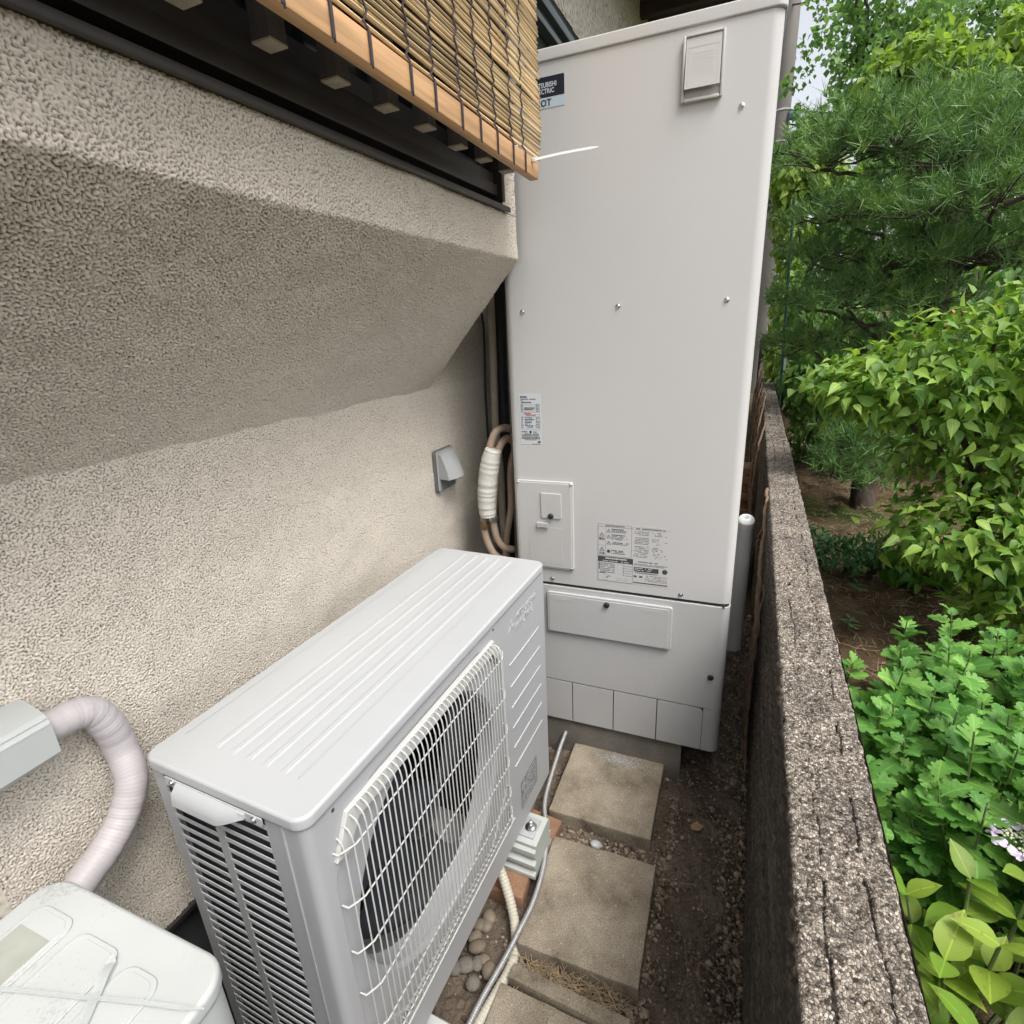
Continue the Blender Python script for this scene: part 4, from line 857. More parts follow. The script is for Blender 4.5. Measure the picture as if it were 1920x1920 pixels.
# ================================================================== PIPE COVER AND WRAPPED PIPE ON THE WALL
prof = [(-.0005, .872), (.025, .873), (.052, .880), (.064, .892), (.065, .936), (.056, .950), (.028, .958), (-.0005, .959)]
dc = empty('pipe_cover', (WX + .002, .288, 0), 0, 'pale plastic pipe cover strip fixed along the stucco wall at the left edge', 'pipe cover')
prism('cover', prof, -1.6, 0, MAT['duct'], dc, axis='y', smooth_angle=25)
prism('cover_base', [(-.001, .867), (.006, .867), (.006, .8715), (-.001, .8715)], -1.6, .002, MAT['duct'], dc, axis='y')
for z in (.937, .944): box('cover_groove', (.030, -1.6, z), (.0655 if z < .94 else .0612, .0015, z + .001), MAT['duct'], dc)
prism('cover_end', [(x * .9, .915 + (z - .915) * .9) for x, z in prof], -.03, -.004, MAT['seam'], dc, axis='y')
pts = [np.array((-.843, .15, .914)), np.array((-.843, .285, .914))] + [at_x(px, py, -.843) for px, py in ((160, 1335), (200, 1358), (226, 1400), (231, 1455), (212, 1522), (173, 1585), (128, 1640), (95, 1700), (40, 1780))]
pts = [p + np.array((.004 * i if i > 4 else 0, 0, 0)) for i, p in enumerate(pts)]
P = spline(pts, 44); n_ = len(P); s_ = np.cumsum(np.r_[0, np.linalg.norm(np.diff(P, axis=0), axis=1)])
rad = .0222 + .00012 * np.sin(s_ * 2 * np.pi / .0055) + .0006 * np.abs(np.sin(s_ * 2 * np.pi / .043 + .4 + 2 * np.sin(s_ * 31))) + .0006 * rng.standard_normal(n_).cumsum().clip(-2, 2) * .3
V, F = tube_arrays(P, rad, 18); wp = poly_mesh('wrapped_pipe', V, F, MAT['taped'], None, True, 60)
tag(wp, 'thick pipe bundle wrapped in pinkish white tape curving down to the old outdoor unit', 'pipe')

# ================================================================== VENT HOOD
vh = empty('vent_hood', (WX + .003, 1.43, .992), 0, 'small grey metal vent hood on the stucco wall', 'vent hood')
prism('flange', rrect(-.055, -.066, .055, .066, .010, 4), .0, .009, MAT['gasket'], vh, axis='x'); prism('plate', rrect(-.053, -.064, .053, .064, .009, 4), .0095, .014, MAT['hood'], vh, .002, 'x', seg=1)
V = []; F = []; nx = 11
hp_ = [(.014, .060), (.020, .060), (.030, .055), (.046, .030), (.058, .002), (.064, -.020)]
for i in range(nx):
    t = i / (nx - 1); y = -.046 + .092 * t; k_ = math.sin(math.pi * (.12 + .76 * t)) ** .5
    for x, z in hp_: V.append((.014 + (x - .014) * k_ * 1.08, y, z - (1 - k_) * .01))
m6 = len(hp_)
for i in range(nx - 1):
    for j in range(m6 - 1): F.append((i * m6 + j, i * m6 + j + 1, i * m6 + m6 + j + 1, i * m6 + m6 + j))
b0 = len(V); V += [(.0142, -.046, -.022), (.0142, .046, -.022)]
F += [tuple([b0] + [j for j in range(m6)][::-1]), tuple([b0 + 1] + [(nx - 1) * m6 + j for j in range(m6)])]
poly_mesh('hood', V, F, MAT['hood'], vh, True, 45)
box('duct_opening', (.0141, -.042, -.060), (.0150, .042, -.022), MAT['gasket'], vh, .0003, 1)
sv = lathe('screw', [(.003, 0), (.0028, .0012), (.0004, .0018)], MAT['seam'], vh, 10, (.0305, 0, .050), 'x'); inst(sv, vh, (.0145, 0, -.056))

# ================================================================== PIPES BETWEEN WALL AND TANK
def ppath(px, Y): return [at_y(x, y, Y) for x, y in px]
P = spline(ppath([(917, 500), (919, 560), (923, 640), (926, 720), (929, 800), (938, 880), (942, 960), (950, 1060)], 1.72), 45); s_ = np.cumsum(np.r_[0, np.linalg.norm(np.diff(P, axis=0), axis=1)])
V, F = tube_arrays(P, .0135 + .0011 * np.sin(s_ * 2 * np.pi / .0068), 10); tag(poly_mesh('corrugated_conduit', V, F, MAT['conduit'], None, True, 70), 'grey brown corrugated conduit running up between wall and tank', 'conduit')
tag(tube('black_pipe', spline(ppath([(934, 500), (938, 640), (943, 760), (950, 900), (956, 1060)], 1.80), 6), .024, MAT['blackpipe'], None, 12), 'black pipe sleeve rising behind the tank edge beside the conduit', 'pipe')
tag(tube('thin_cable', spline(ppath([(896, 560), (905, 600), (908, 640), (910, 720), (914, 800), (918, 860)], 1.76), 6), .004, MAT['blackpipe'], None, 6), 'thin black cable on the wall left of the corrugated conduit', 'cable')
pA = empty('insulated_pipe', at_y(925, 1040, 1.47), 0, 'left beige insulated pipe looping beside the tank, bound in white wrap', 'pipe')
oA = np.array(pA.location)
P = spline([p - oA for p in [at_y(960, 806, 1.60), at_y(946, 802, 1.53), at_y(928, 812, 1.48), at_y(916, 850, 1.47), at_y(910, 905, 1.47), at_y(907, 965, 1.47), at_y(911, 1005, 1.47), at_y(928, 1040, 1.47), at_y(955, 1052, 1.50)]], 10)
tube('pipe', P, .0115, MAT['beige_pipe'], pA, 12)
Pw = spline([p - oA for p in [at_y(925, 842, 1.462), at_y(919, 868, 1.46), at_y(914, 910, 1.46), at_y(913, 945, 1.46), at_y(915, 968, 1.46)]], 24); n_ = len(Pw); s_ = np.linspace(0, 1, n_)
rw = .0245 + .006 * np.sin(np.pi * (s_ * .9 + .05)) + .0005 * np.sin(s_ * 75 + 2 * np.sin(s_ * 21)) + .0006 * np.sin(s_ * 31 + 3 * np.sin(s_ * 13)); rw[:3] *= (.86, .93, .98); rw[-2:] *= (.98, .92)
tube('white_wrap', Pw, rw, MAT['wrap'], pA, 16)
lathe('pipe_collar', [(.0125, -.012), (.0135, -.010), (.0135, .010), (.0125, .012), (.001, .012)], MAT['brass'], pA, 12, tuple(at_y(908, 985, 1.468) - oA))
pB = empty('insulated_pipe', at_y(945, 1030, 1.48), 0, 'right beige insulated pipe of the looped pair, curving into the tank side', 'pipe'); oB = np.array(pB.location)
P = spline([p - oB for p in [at_y(966, 832, 1.62), at_y(952, 822, 1.55), at_y(938, 836, 1.49), at_y(930, 870, 1.48), at_y(926, 930, 1.48), at_y(925, 975, 1.48), at_y(932, 1008, 1.48), at_y(945, 1026, 1.485), at_y(962, 1030, 1.51)]], 10)
tube('pipe', P, .0115, MAT['beige_pipe'], pB, 12)
lathe('pipe_nut', [(.014, -.008), (.015, -.006), (.015, .006), (.013, .010), (.001, .010)], MAT['steel'], pB, 8, tuple(at_y(925, 972, 1.476) - oB), angle=20)
tag(tube('insulated_pipe', spline([at_y(966, 838, 1.66), at_y(957, 880, 1.62), at_y(958, 950, 1.60), at_y(951, 1000, 1.58), at_y(948, 1040, 1.58)], 8), .011, MAT['beige_pipe'], None, 10), 'beige insulated pipe running straight down along the tank edge behind the white wrap', 'pipe')

# ================================================================== HOSE, CABLE, SLABS
def corr(name, pts, r, amp, wave, mat, label, cat, ns=10):
    P = spline(pts, 60); s_ = np.cumsum(np.r_[0, np.linalg.norm(np.diff(P, axis=0), axis=1)]); m_ = int(s_[-1] / wave * 4) + 1
    q = np.linspace(0, s_[-1], m_); P = np.stack([np.interp(q, s_, P[:, i]) for i in range(3)], 1)
    V, F = tube_arrays(P, r + amp * np.sin(np.arange(m_) * np.pi / 2), ns); return tag(poly_mesh(name, V, F, MAT[mat], None, True, 80), label, cat)
corr('drain_hose', [(-.53, .90, .165), (-.50, .893, .14), (-.462, .872, .085), (-.425, .835, .035), (-.402, .79, .018), (-.394, .745, .014), (-.403, .682, .014), (-.415, .615, .014), (-.425, .53, .014), (-.44, .40, .014)], .0118, .0008, .0080, 'hose', 'beige corrugated drain hose curving from under the heat pump unit', 'hose', 16)
corr('flexible_cable', [(-.516, 1.50, .14)] + [tuple(at_z(x, y, z)) for x, y, z in ((1064, 1358, .10), (1050, 1402, .065), (1029, 1470, .058), (1021, 1510, .058), (1024, 1560, .058), (1020, 1620, .058), (1000, 1690, .058), (972, 1748, .055), (945, 1800, .045), (905, 1870, .045), (880, 1920, .045), (850, 1980, .04))], .0066, .0007, .005, 'cablegrey', 'thin silver flexible cable running from the tank plinth along the paving slabs', 'cable', 8)
def slab(cx, cy, sx, sy, rz, top, th, label, seed, tilt=0):
    bm = bmesh.new(); add_box(bm, (-sx / 2, -sy / 2, -th), (sx / 2, sy / 2, 0), .004, 2)
    bmesh.ops.subdivide_edges(bm, edges=[e for e in bm.edges if e.calc_length() > .03], cuts=12, use_grid_fill=True)
    for v in bm.verts:
        q = v.co * 22 + Vector((seed, 0, 0)); v.co += Vector((mnoise.noise(q), mnoise.noise(q + Vector((5, 5, 5))), mnoise.noise(q + Vector((11, 0, 3))))) * .0016
    o = from_bm('paving_slab', bm, MAT['slab'], None, True, 30); o.location = (cx, cy, top); o.rotation_euler = (tilt, 0, rz); return tag(o, label, 'slab', 'square concrete stepping slabs')
slab(-.300, 1.299, .295, .300, math.radians(1.0), .050, .058, 'square paving slab with white dust, farthest, against the tank plinth', 1)
slab(-.257, .928, .278, .298, math.radians(2.0), .050, .058, 'square stained paving slab in the middle of the path', 2)
slab(-.262, .545, .275, .300, math.radians(-1.0), .036, .05, 'paving slab cut off by the bottom edge of the picture', 3)
o = box('wood_strip', (-.13, -.016, -.008), (.135, .016, .042), MAT['slab'], None, .003); o.location = (-.252, .716, .006); o.rotation_euler = (0, 0, math.radians(-2)); tag(o, 'narrow pale edging strip lying before the nearest slab', 'edging strip')
# white dust blotch on the far slab: small flakes
def flakes(name, cx, cy, z, n, sx, sy, r0, r1, mat, label, cat, seed):
    g = np.random.default_rng(seed); V = []; F = []
    for i in range(n):
        x, y = cx + g.normal() * sx, cy + g.normal() * sy; r = g.uniform(r0, r1); a0 = g.uniform(0, 6); b = len(V)
        for k in range(5): a = a0 + k * 1.2566; V.append((x + r * math.cos(a) * g.uniform(.5, 1.2), y + r * math.sin(a) * g.uniform(.5, 1.2), z + g.uniform(0, .0006)))
        F.append(tuple(range(b, b + 5)))
    return tag(poly_mesh(name, V, F, mat), label, cat, kind='stuff')
flakes('plaster_dust', -.285, 1.405, .0520, 1500, .040, .014, .0003, .0012, MAT['label_white'], 'scattered white plaster dust on the far paving slab', 'dust', 3)
o = fast('stone', *(lambda: (lambda V, F: (V, F))(*tube_arrays(np.array([(0, 0, z) for z in (-.012, -.006, .002, .008, .012)]), np.array((.012, .022, .024, .017, .006)), 9)))(), MAT['unit'], None); o.location = at_z(1118, 1583, .02); o.scale = (.75, .55, .5); o.rotation_euler = (.2, .3, .5); tag(o, 'small white stone between the two paving slabs', 'stone')

# ================================================================== CONCRETE BOUNDARY WALL
cw = empty('concrete_wall', (.152, 0, 0), 0, 'low dark stained concrete boundary wall with exposed aggregate top', 'wall')
WL, WR, WT, WE = -.056, .057, .757, 9.05
def wall_top(y0, y1, res, npeb, seed):
    nx = int((WR - WL) / res) + 1; ny = int((y1 - y0) / res) + 1; g = np.random.default_rng(seed)
    H = np.zeros((ny, nx)); Cc = np.full((ny, nx), .07) + .05 * g.random((ny, nx))
    for i in range(npeb):
        cx, cy = g.uniform(0, nx), g.uniform(0, ny); r = np.exp(g.normal(math.log(.0016), .40)) / res; h = r * res * g.uniform(.45, .8); c = np.clip(g.beta(2.3, 1.7) * .88 + .1, 0, 1)
        el = g.uniform(.65, 1.4); an = g.uniform(0, 3.14); R_ = int(r * 1.4) + 1
        i0, i1, j0, j1 = max(0, int(cy) - R_), min(ny, int(cy) + R_ + 2), max(0, int(cx) - R_), min(nx, int(cx) + R_ + 2)
        if i0 >= i1 or j0 >= j1: continue
        yy, xx = np.mgrid[i0:i1, j0:j1]; dx, dy = xx - cx, yy - cy; a, b = dx * math.cos(an) + dy * math.sin(an), -dx * math.sin(an) + dy * math.cos(an)
        q = 1 - (a * a * el + b * b / el) / (r * r); hh = h * np.sqrt(np.clip(q, 0, 1)); sub = H[i0:i1, j0:j1]; mk = hh > sub; sub[mk] = hh[mk]; Cc[i0:i1, j0:j1][mk] = c
    yv = y0 + np.arange(ny) * res; xv = WL + np.arange(nx) * res
    for base_, sd in ((-.022, 0), (.026, 5)):          # two wandering cracks along the cap
        cxl = base_ + .0025 * np.sin(yv * 9 + sd) + .0018 * np.sin(yv * 23 + sd * 2) + .0012 * np.sin(yv * 71 + sd)
        brk = (np.sin(yv * 2.3 + sd) + .8 * np.sin(yv * 7.1 + sd) + .5 * np.sin(yv * 41 + sd)) > -.15
        dd = np.abs(xv[None] - cxl[:, None]); wd = (.0011 + .0008 * np.sin(yv * 5 + sd) + .0006 * np.sin(yv * 97) * np.sin(yv * 53))[:, None]
        mk = (dd < wd) & brk[:, None]; H[mk] -= .003; Cc[mk] = .0
    for yj in (.82, 1.22, 1.63, 2.02, 2.45):
        xx = (np.sin(xv * 70 + yj * 9) * .006)[None]; mk = (np.abs(yv[:, None] - yj - xx) < .0018) & (xv[None] > (.0 if int(yj * 50) % 2 else -.03)); H[mk] -= .005; Cc[mk] = 0.02
    H += .0016 * bandnoise(ny, nx, res, .05, .5, seed)
    e = np.minimum(np.arange(nx), np.arange(nx)[::-1]) * res; H -= (np.clip(.006 - e, 0, 1) ** 2 * 130)[None] * (1 + .5 * np.sin(yv * 60)[:, None] * np.sin(yv * 23)[:, None])
    X, Y = np.meshgrid(xv, yv)
    V = np.stack([X, Y, WT + H - .003], -1).reshape(-1, 3); F = grid_faces(ny, nx); var = Cc.ravel()
    return V, F, var
V, F, var = wall_top(-.4, 3.2, .0018, 60000, 5); fast('wall_cap', V, F, MAT['pebbledash'], cw, True, var, 'POINT')
V, F, var = wall_top(3.2, WE, .006, 30000, 6); fast('wall_cap', V, F, MAT['pebbledash'], cw, True, var, 'POINT')
def wall_side(x, sgn, y0, y1, res, seed, nm):
    nz = int(.80 / res); ny = int((y1 - y0) / res); H = .0016 * bandnoise(nz, ny, res, .03, .5, seed) + .0012 * bandnoise(nz, ny, res, .012, .3, seed + 1)
    Z = np.linspace(-.05, WT - .0035, nz)
    st = np.interp(Z, Z, np.cumsum(np.random.default_rng(seed).standard_normal(nz)) * .0006); st -= np.convolve(st, np.ones(21) / 21, 'same'); H += st[:, None]
    for zz in (.19, .39, .585): H[np.abs(Z - zz) < .005] -= .005
    H[-1] = 0
    V = np.stack([np.full((nz, ny), x) + sgn * H, np.broadcast_to(np.linspace(y0, y1, ny)[None], (nz, ny)), np.broadcast_to(Z[:, None], (nz, ny))], -1)
    F = grid_faces(nz, ny); fast(nm, V.reshape(-1, 3), F if sgn > 0 else F[:, ::-1], MAT['face'], cw)
wall_side(WL, -1, -.4, 3.0, .005, 15, 'wall_face'); wall_side(WL, -1, 3.0, WE, .02, 17, 'wall_face'); wall_side(WR, 1, -.4, WE, .02, 19, 'wall_back')
box('wall_core', (WL + .008, -2.2, -.1), (WR - .008, WE, WT - .014), MAT['face'], cw)
box('wall_near', (WL, -2.2, -.05), (WR, -.401, WT - .002), MAT['face'], cw)
gp = empty('gate_post', (.147, 9.3, 0), 0, 'small black post at the far end of the concrete wall', 'post')
box('post', (-.09, -.12, 0), (.1, .12, 1.08), MAT['rubber'], gp, .01); box('post_cap', (-.07, -.06, 1.081), (.0, .06, 1.14), MAT['brick'], gp, .01); box('rail', (.101, -.02, 1.0), (1.2, .02, 1.03), MAT['rubber'], gp)

# ---- dry vine on the wall face, white tube behind the tank, clutter
vb = empty('dry_vine', (.085, 1.9, 0), 0, 'dry brown vine branches clinging to the dark wall beside the tank', 'vine'); ob = np.array(vb.location)
def vine(pp, r0, r1):
    P = spline([np.array(p) - ob for p in pp], 8); P += rng.normal(0, .0025, P.shape); tube('branch', P, np.linspace(r0, r1, len(P)), MAT['twig'], vb, 7)
vine([(.082, 1.62, -.02), (.078, 1.66, .20), (.080, 1.74, .40), (.082, 1.90, .55), (.086, 2.08, .70), (.088, 2.2, .775)], .009, .006)
vine([(.080, 1.68, -.02), (.072, 1.72, .22), (.078, 1.80, .42), (.080, 1.93, .58), (.078, 2.0, .63)], .006, .003)
vine([(.082, 1.58, .12), (.070, 1.55, .08), (.060, 1.52, .02)], .004, .002); vine([(.080, 1.70, .30), (.06, 1.66, .26), (.04, 1.60, .10)], .003, .0015)
vine([(.086, 2.06, .68), (.07, 2.10, .60), (.072, 2.12, .52)], .004, .002); vine([(.084, 1.50, .02), (.075, 1.56, .25), (.082, 1.62, .45), (.084, 1.7, .6)], .0035, .002)
for i in range(9):
    y = 3.2 + .55 * i; vine([(.08, y, 0), (.03 + .03 * random.random(), y + .1, .3), (.06, y + .15, .62), (.09, y + .3, .80 + .1 * random.random())], .011, .005)
wt_ = empty('white_tube', (.024, 2.265, 0), 0, 'short white insulated tube standing behind the tank beside the wall', 'pipe')
P = spline([(0, .02, -.02), (0, .015, .3), (0, .005, .52), (.002, -.02, .61), (.003, -.032, .64)], 8); rr = np.full(len(P), .032); rr[-6:] = (.032, .031, .029, .026, .021, .014)
tube('tube', P, rr, MAT['white_tube'], wt_, 18)
tube('tube_bore', [P[-1], P[-1] + (P[-1] - P[-2]) * .3], .010, MAT['label_blue'], wt_, 12)
ul = box('timber_offcut', (-.03, -.2, 0), (.02, .25, .16), MAT['beam'], None, .006); ul.location = (.035, 3.1, 0); tag(ul, 'dark timber offcut lying in the gap behind the tank', 'timber')
ub = empty('stacked_bricks', (.02, 4.2, 0), 0, 'weathered red bricks stacked in the gap behind the tank', 'bricks')
for i in range(6): box('brick', (-.05 + .004 * (i % 3), -.1 + .02 * (i % 2), .062 * i), (.045, .11, .062 * i + .058), MAT['brick'], ub, .004)

# ================================================================== GRAVEL, PEBBLES, DRY GRASS
ICO = bmesh.new(); bmesh.ops.create_icosphere(ICO, subdivisions=1, radius=1); ICO.verts.ensure_lookup_table()
IV = np.array([v.co for v in ICO.verts]); IF = np.array([[v.index for v in f.verts] for f in ICO.faces]); ICO.free()
def scatter(BV, BF, pos, rot, scl):
    """rot: (n,3,3) columns = local axes; scl: (n,) or (n,3)"""
    scl = np.asarray(scl); scl = scl[:, None] if scl.ndim == 1 else scl
    V = np.einsum('nij,nkj->nki', rot, BV[None] * scl[:, None, :]) + pos[:, None]
    F = BF[None] + (np.arange(len(pos)) * len(BV))[:, None, None]
    return V.reshape(-1, 3), F.reshape(-1, BF.shape[1])
def rand_rot(n, g):
    q = g.standard_normal((n, 4)); q /= np.linalg.norm(q, axis=1)[:, None]; w, x, y, z = q.T
    return np.stack([np.stack([1 - 2 * (y * y + z * z), 2 * (x * y - z * w), 2 * (x * z + y * w)], -1), np.stack([2 * (x * y + z * w), 1 - 2 * (x * x + z * z), 2 * (y * z - x * w)], -1), np.stack([2 * (x * z - y * w), 2 * (y * z + x * w), 1 - 2 * (x * x + y * y)], -1)], 1)
def stones(name, pos, r, mat, label, cat, seed):
    g = np.random.default_rng(seed); n = len(pos); IVj = IV * (1 + .12 * g.standard_normal((len(IV), 1)))
    V, F = scatter(IVj, IF, pos, rand_rot(n, g), r[:, None] * g.uniform(.55, 1.25, (n, 3)))
    return tag(fast(name, V, F, mat, None, False, np.repeat(g.random(n), len(IF))), label, cat, kind='stuff')
g = np.random.default_rng(2)
n = 6500; x = np.where(g.random(n) < .62, .095 - np.abs(g.normal(0, .055, n)), g.uniform(-.15, .09, n)); y = g.uniform(.45, 2.6, n)
n2 = 3000; x = np.r_[x, g.uniform(-.43, -.10, n2)]; y = np.r_[y, np.where(g.random(n2) < .5, g.normal(1.112, .02, n2), g.normal(.745, .022, n2))]
n3 = 1500; x = np.r_[x, -.115 + np.abs(g.normal(0, .012, n3))]; y = np.r_[y, g.uniform(.6, 1.45, n3)]
n4 = 1500; x = np.r_[x, g.uniform(-.85, -.42, n4)]; y = np.r_[y, g.uniform(.4, 1.45, n4)]
r = np.exp(g.normal(math.log(.0030), .42, len(x))); r = np.where(x > .03, r * 1.25, r)
stones('gravel', np.stack([x, y, .002 + r * .3], 1), r, MAT['gravel'], 'loose brown gravel along the path and the foot of the wall', 'gravel', 8)
for i in range(11):     # round pebbles under the heat pump unit
    bm = bmesh.new(); bmesh.ops.create_icosphere(bm, subdivisions=2, radius=1); sx, sy, sz = random.uniform(.014, .024), random.uniform(.014, .022), random.uniform(.009, .014)
    for v in bm.verts: v.co = Vector((v.co.x * sx, v.co.y * sy, v.co.z * sz)) * (1 + .08 * mnoise.noise(v.co * 1.3 + Vector((i, 0, 0))))
    o = from_bm('pebble', bm, MAT['pebble'] if i % 3 else MAT['concrete'], None, True); o.location = (random.uniform(-.53, -.435), random.uniform(.66, .84), .012); o.rotation_euler = (0, 0, random.uniform(0, 3)); tag(o, 'round river pebble under the heat pump unit beside the drain hose', 'pebble', 'pebbles under the heat pump unit')
def straws(name, n, fx, mat, label, cat, seed, w=.0008):
    g = np.random.default_rng(seed); V = []; F = []
    for i in range(n):
        x, y, z, l = fx(g); a = g.uniform(0, 6.28); b = len(V); bend = g.normal(0, .5); el = g.uniform(0, .35)
        for k in range(4):
            t = k / 3; aa = a + bend * t; cx, cy = x + l * t * math.cos(aa), y + l * t * math.sin(aa); cz = z + l * t * el * (1 - t * .6); ww = w * (1 - .6 * t)
            V += [(cx - ww * math.sin(aa), cy + ww * math.cos(aa), cz), (cx + ww * math.sin(aa), cy - ww * math.cos(aa), cz + ww * .5)]
        for k in range(3): F.append((b + 2 * k, b + 2 * k + 1, b + 2 * k + 3, b + 2 * k + 2))
    return tag(fast(name, V, F, mat, None, False), label, cat, kind='stuff')
straws('dry_grass', 260, lambda g: (g.uniform(-.38, -.14), g.normal(.752, .014), .010 + abs(g.normal(0, .012)), g.uniform(.03, .09)), MAT['straw'], 'dry straw and roots in the joint before the middle slab', 'dry grass', 4)
straws('pine_litter', 160, lambda g: (g.uniform(-.12, .09), g.uniform(.5, 2.2), .006, g.uniform(.02, .09)), MAT['straw'], 'dry needles and twigs scattered on the path soil', 'litter', 5, .0006)
straws('garden_litter', 5200, lambda g: (g.uniform(.22, 2.4), g.uniform(1.2, 5.5), .03 + abs(g.normal(0, .006)), g.uniform(.04, .10)), MAT['straw'], 'brown pine needle litter covering the garden bed', 'litter', 6, .0016)
lv = poly_mesh('dead_leaf', [(0, 0, 0), (.012, .012, .004), (.010, .035, .002), (-.004, .05, .006), (-.016, .032, .003), (-.013, .010, .005)], [(0, 1, 2, 3), (0, 3, 4, 5)], MAT['deadleaf']); lv.location = at_z(1318, 1545, .012); lv.rotation_euler = (.1, 0, 2.4); tag(lv, 'single dry tan leaf lying on the path soil', 'leaf')

# ================================================================== FOLIAGE
def leaf_arrays(tw, Lg, W, fold=.25, droop=.25, tip=0):
    """tw: list of (t, halfwidth, forward shift); returns verts, quads; leaf along +y, normal +z"""
    V = []; F = []
    for t, w, f in tw:
        z = -droop * Lg * t * t; V += [(0, t * Lg, z), (-w * W, (t + f) * Lg, z + fold * w * W - .15 * droop * w * Lg), (w * W, (t + f) * Lg, z + fold * w * W - .15 * droop * w * Lg)]
    for i in range(len(tw) - 1):
        a, b = 3 * i, 3 * i + 3; F += [(a, b, b + 1, a + 1), (a, a + 2, b + 2, b)]
    return np.array(V), np.array(F)
def leafco_of(tw): return np.array([c for t, w, f in tw for c in ((0, t, 0), (-w, t + f, 0), (w, t + f, 0))])
OVATE = [(0, .03, 0), (.1, .30, 0), (.28, .49, 0), (.5, .43, 0), (.7, .25, 0), (.84, .10, 0), (.93, .03, 0), (1, .0, 0)]
CHRYS = [(0, .03, 0), (.16, .06, 0), (.22, .30, .03), (.30, .40, .08), (.36, .24, .02), (.45, .50, .04), (.53, .52, .10), (.59, .28, .02), (.70, .42, .04), (.76, .40, .08), (.81, .22, .02), (.92, .20, .03), (1, .05, .01)]
HYDR = [(0, .02, 0), (.08, .18, 0), (.2, .40, 0), (.35, .5, 0), (.52, .49, 0), (.7, .37, 0), (.85, .19, 0), (.95, .06, 0), (1, 0, 0)]
OVLITE = [(0, .03, 0), (.24, .48, 0), (.6, .34, 0), (.86, .08, 0), (1, 0, 0)]
SIMPLE = [(0, .03, 0), (.4, .5, 0), (1, 0, 0)]
def frames(axis, normal):
    y = axis / (np.linalg.norm(axis, axis=1)[:, None] + 1e-9); z = normal - y * (y * normal).sum(1)[:, None]; z /= np.linalg.norm(z, axis=1)[:, None] + 1e-9
    return np.stack([np.cross(y, z), y, z], -1)
def foliage(name, kind, pos, axis, normal, scl, mat, parent, seed, Lg=1, W=1, fold=.25, droop=.25, varbias=None):
    g = np.random.default_rng(seed); BV, BF = leaf_arrays(kind, Lg, W, fold, droop); V, F = scatter(BV, BF, pos, frames(axis, normal), scl)
    v = g.random(len(pos)) if varbias is None else varbias
    return fast(name, V, F, mat, parent, True, np.repeat(v, len(BF)), 'FACE', np.tile(leafco_of(kind), (len(pos), 1)))
def proto_leaf(name, kind, mat, Lg, W, fold, droop):
    BV, BF = leaf_arrays(kind, Lg, W, fold, droop); me = bpy.data.meshes.new(name); me.from_pydata([tuple(v) for v in BV], [], [tuple(f) for f in BF.tolist()]); me.update(); me.materials.append(mat)
    a = me.attributes.new('leafco', 'FLOAT_VECTOR', 'POINT'); a.data.foreach_set('vector', leafco_of(kind).astype(np.float32).ravel())
    for p in me.polygons: p.use_smooth = True
    return me
def leaf_obj(me, parent, pos, axis, normal, s, name='leaf'):
    o = bpy.data.objects.new(name, me); col.objects.link(o); o.parent = parent; M3 = frames(np.array([axis]), np.array([normal]))[0] * s
    o.matrix_local = Matrix(((*M3[0], pos[0]), (*M3[1], pos[1]), (*M3[2], pos[2]), (0, 0, 0, 1))); return o
def shell_points(blobs, n, g, lo=.72, hi=1.05, face=None):
    """points near the surfaces of ellipsoids, outward direction; blobs (cx,cy,cz,rx,ry,rz,weight)"""
    w = np.array([b[6] for b in blobs]); idx = g.choice(len(blobs), n, p=w / w.sum()); B = np.array([b[:6] for b in blobs])[idx]
    d = g.standard_normal((n, 3)); d /= np.linalg.norm(d, axis=1)[:, None]
    lump = 1 + .13 * np.sin(d[:, 0] * 7 + idx * 2) * np.sin(d[:, 1] * 6 + 1) + .10 * np.sin(d[:, 2] * 9 + d[:, 0] * 5)
    return B[:, :3] + d * B[:, 3:] * (g.uniform(lo, hi, n) * lump)[:, None], d

def limb(name, pts, r0, r1, parent, mat='bark', ns=8, jit=.0):
    P = spline(pts, 6)
    if jit: P[1:-1] += rng.normal(0, jit, P[1:-1].shape)
    return tube(name, P, np.linspace(r0, r1, len(P)), MAT[mat], parent, ns)

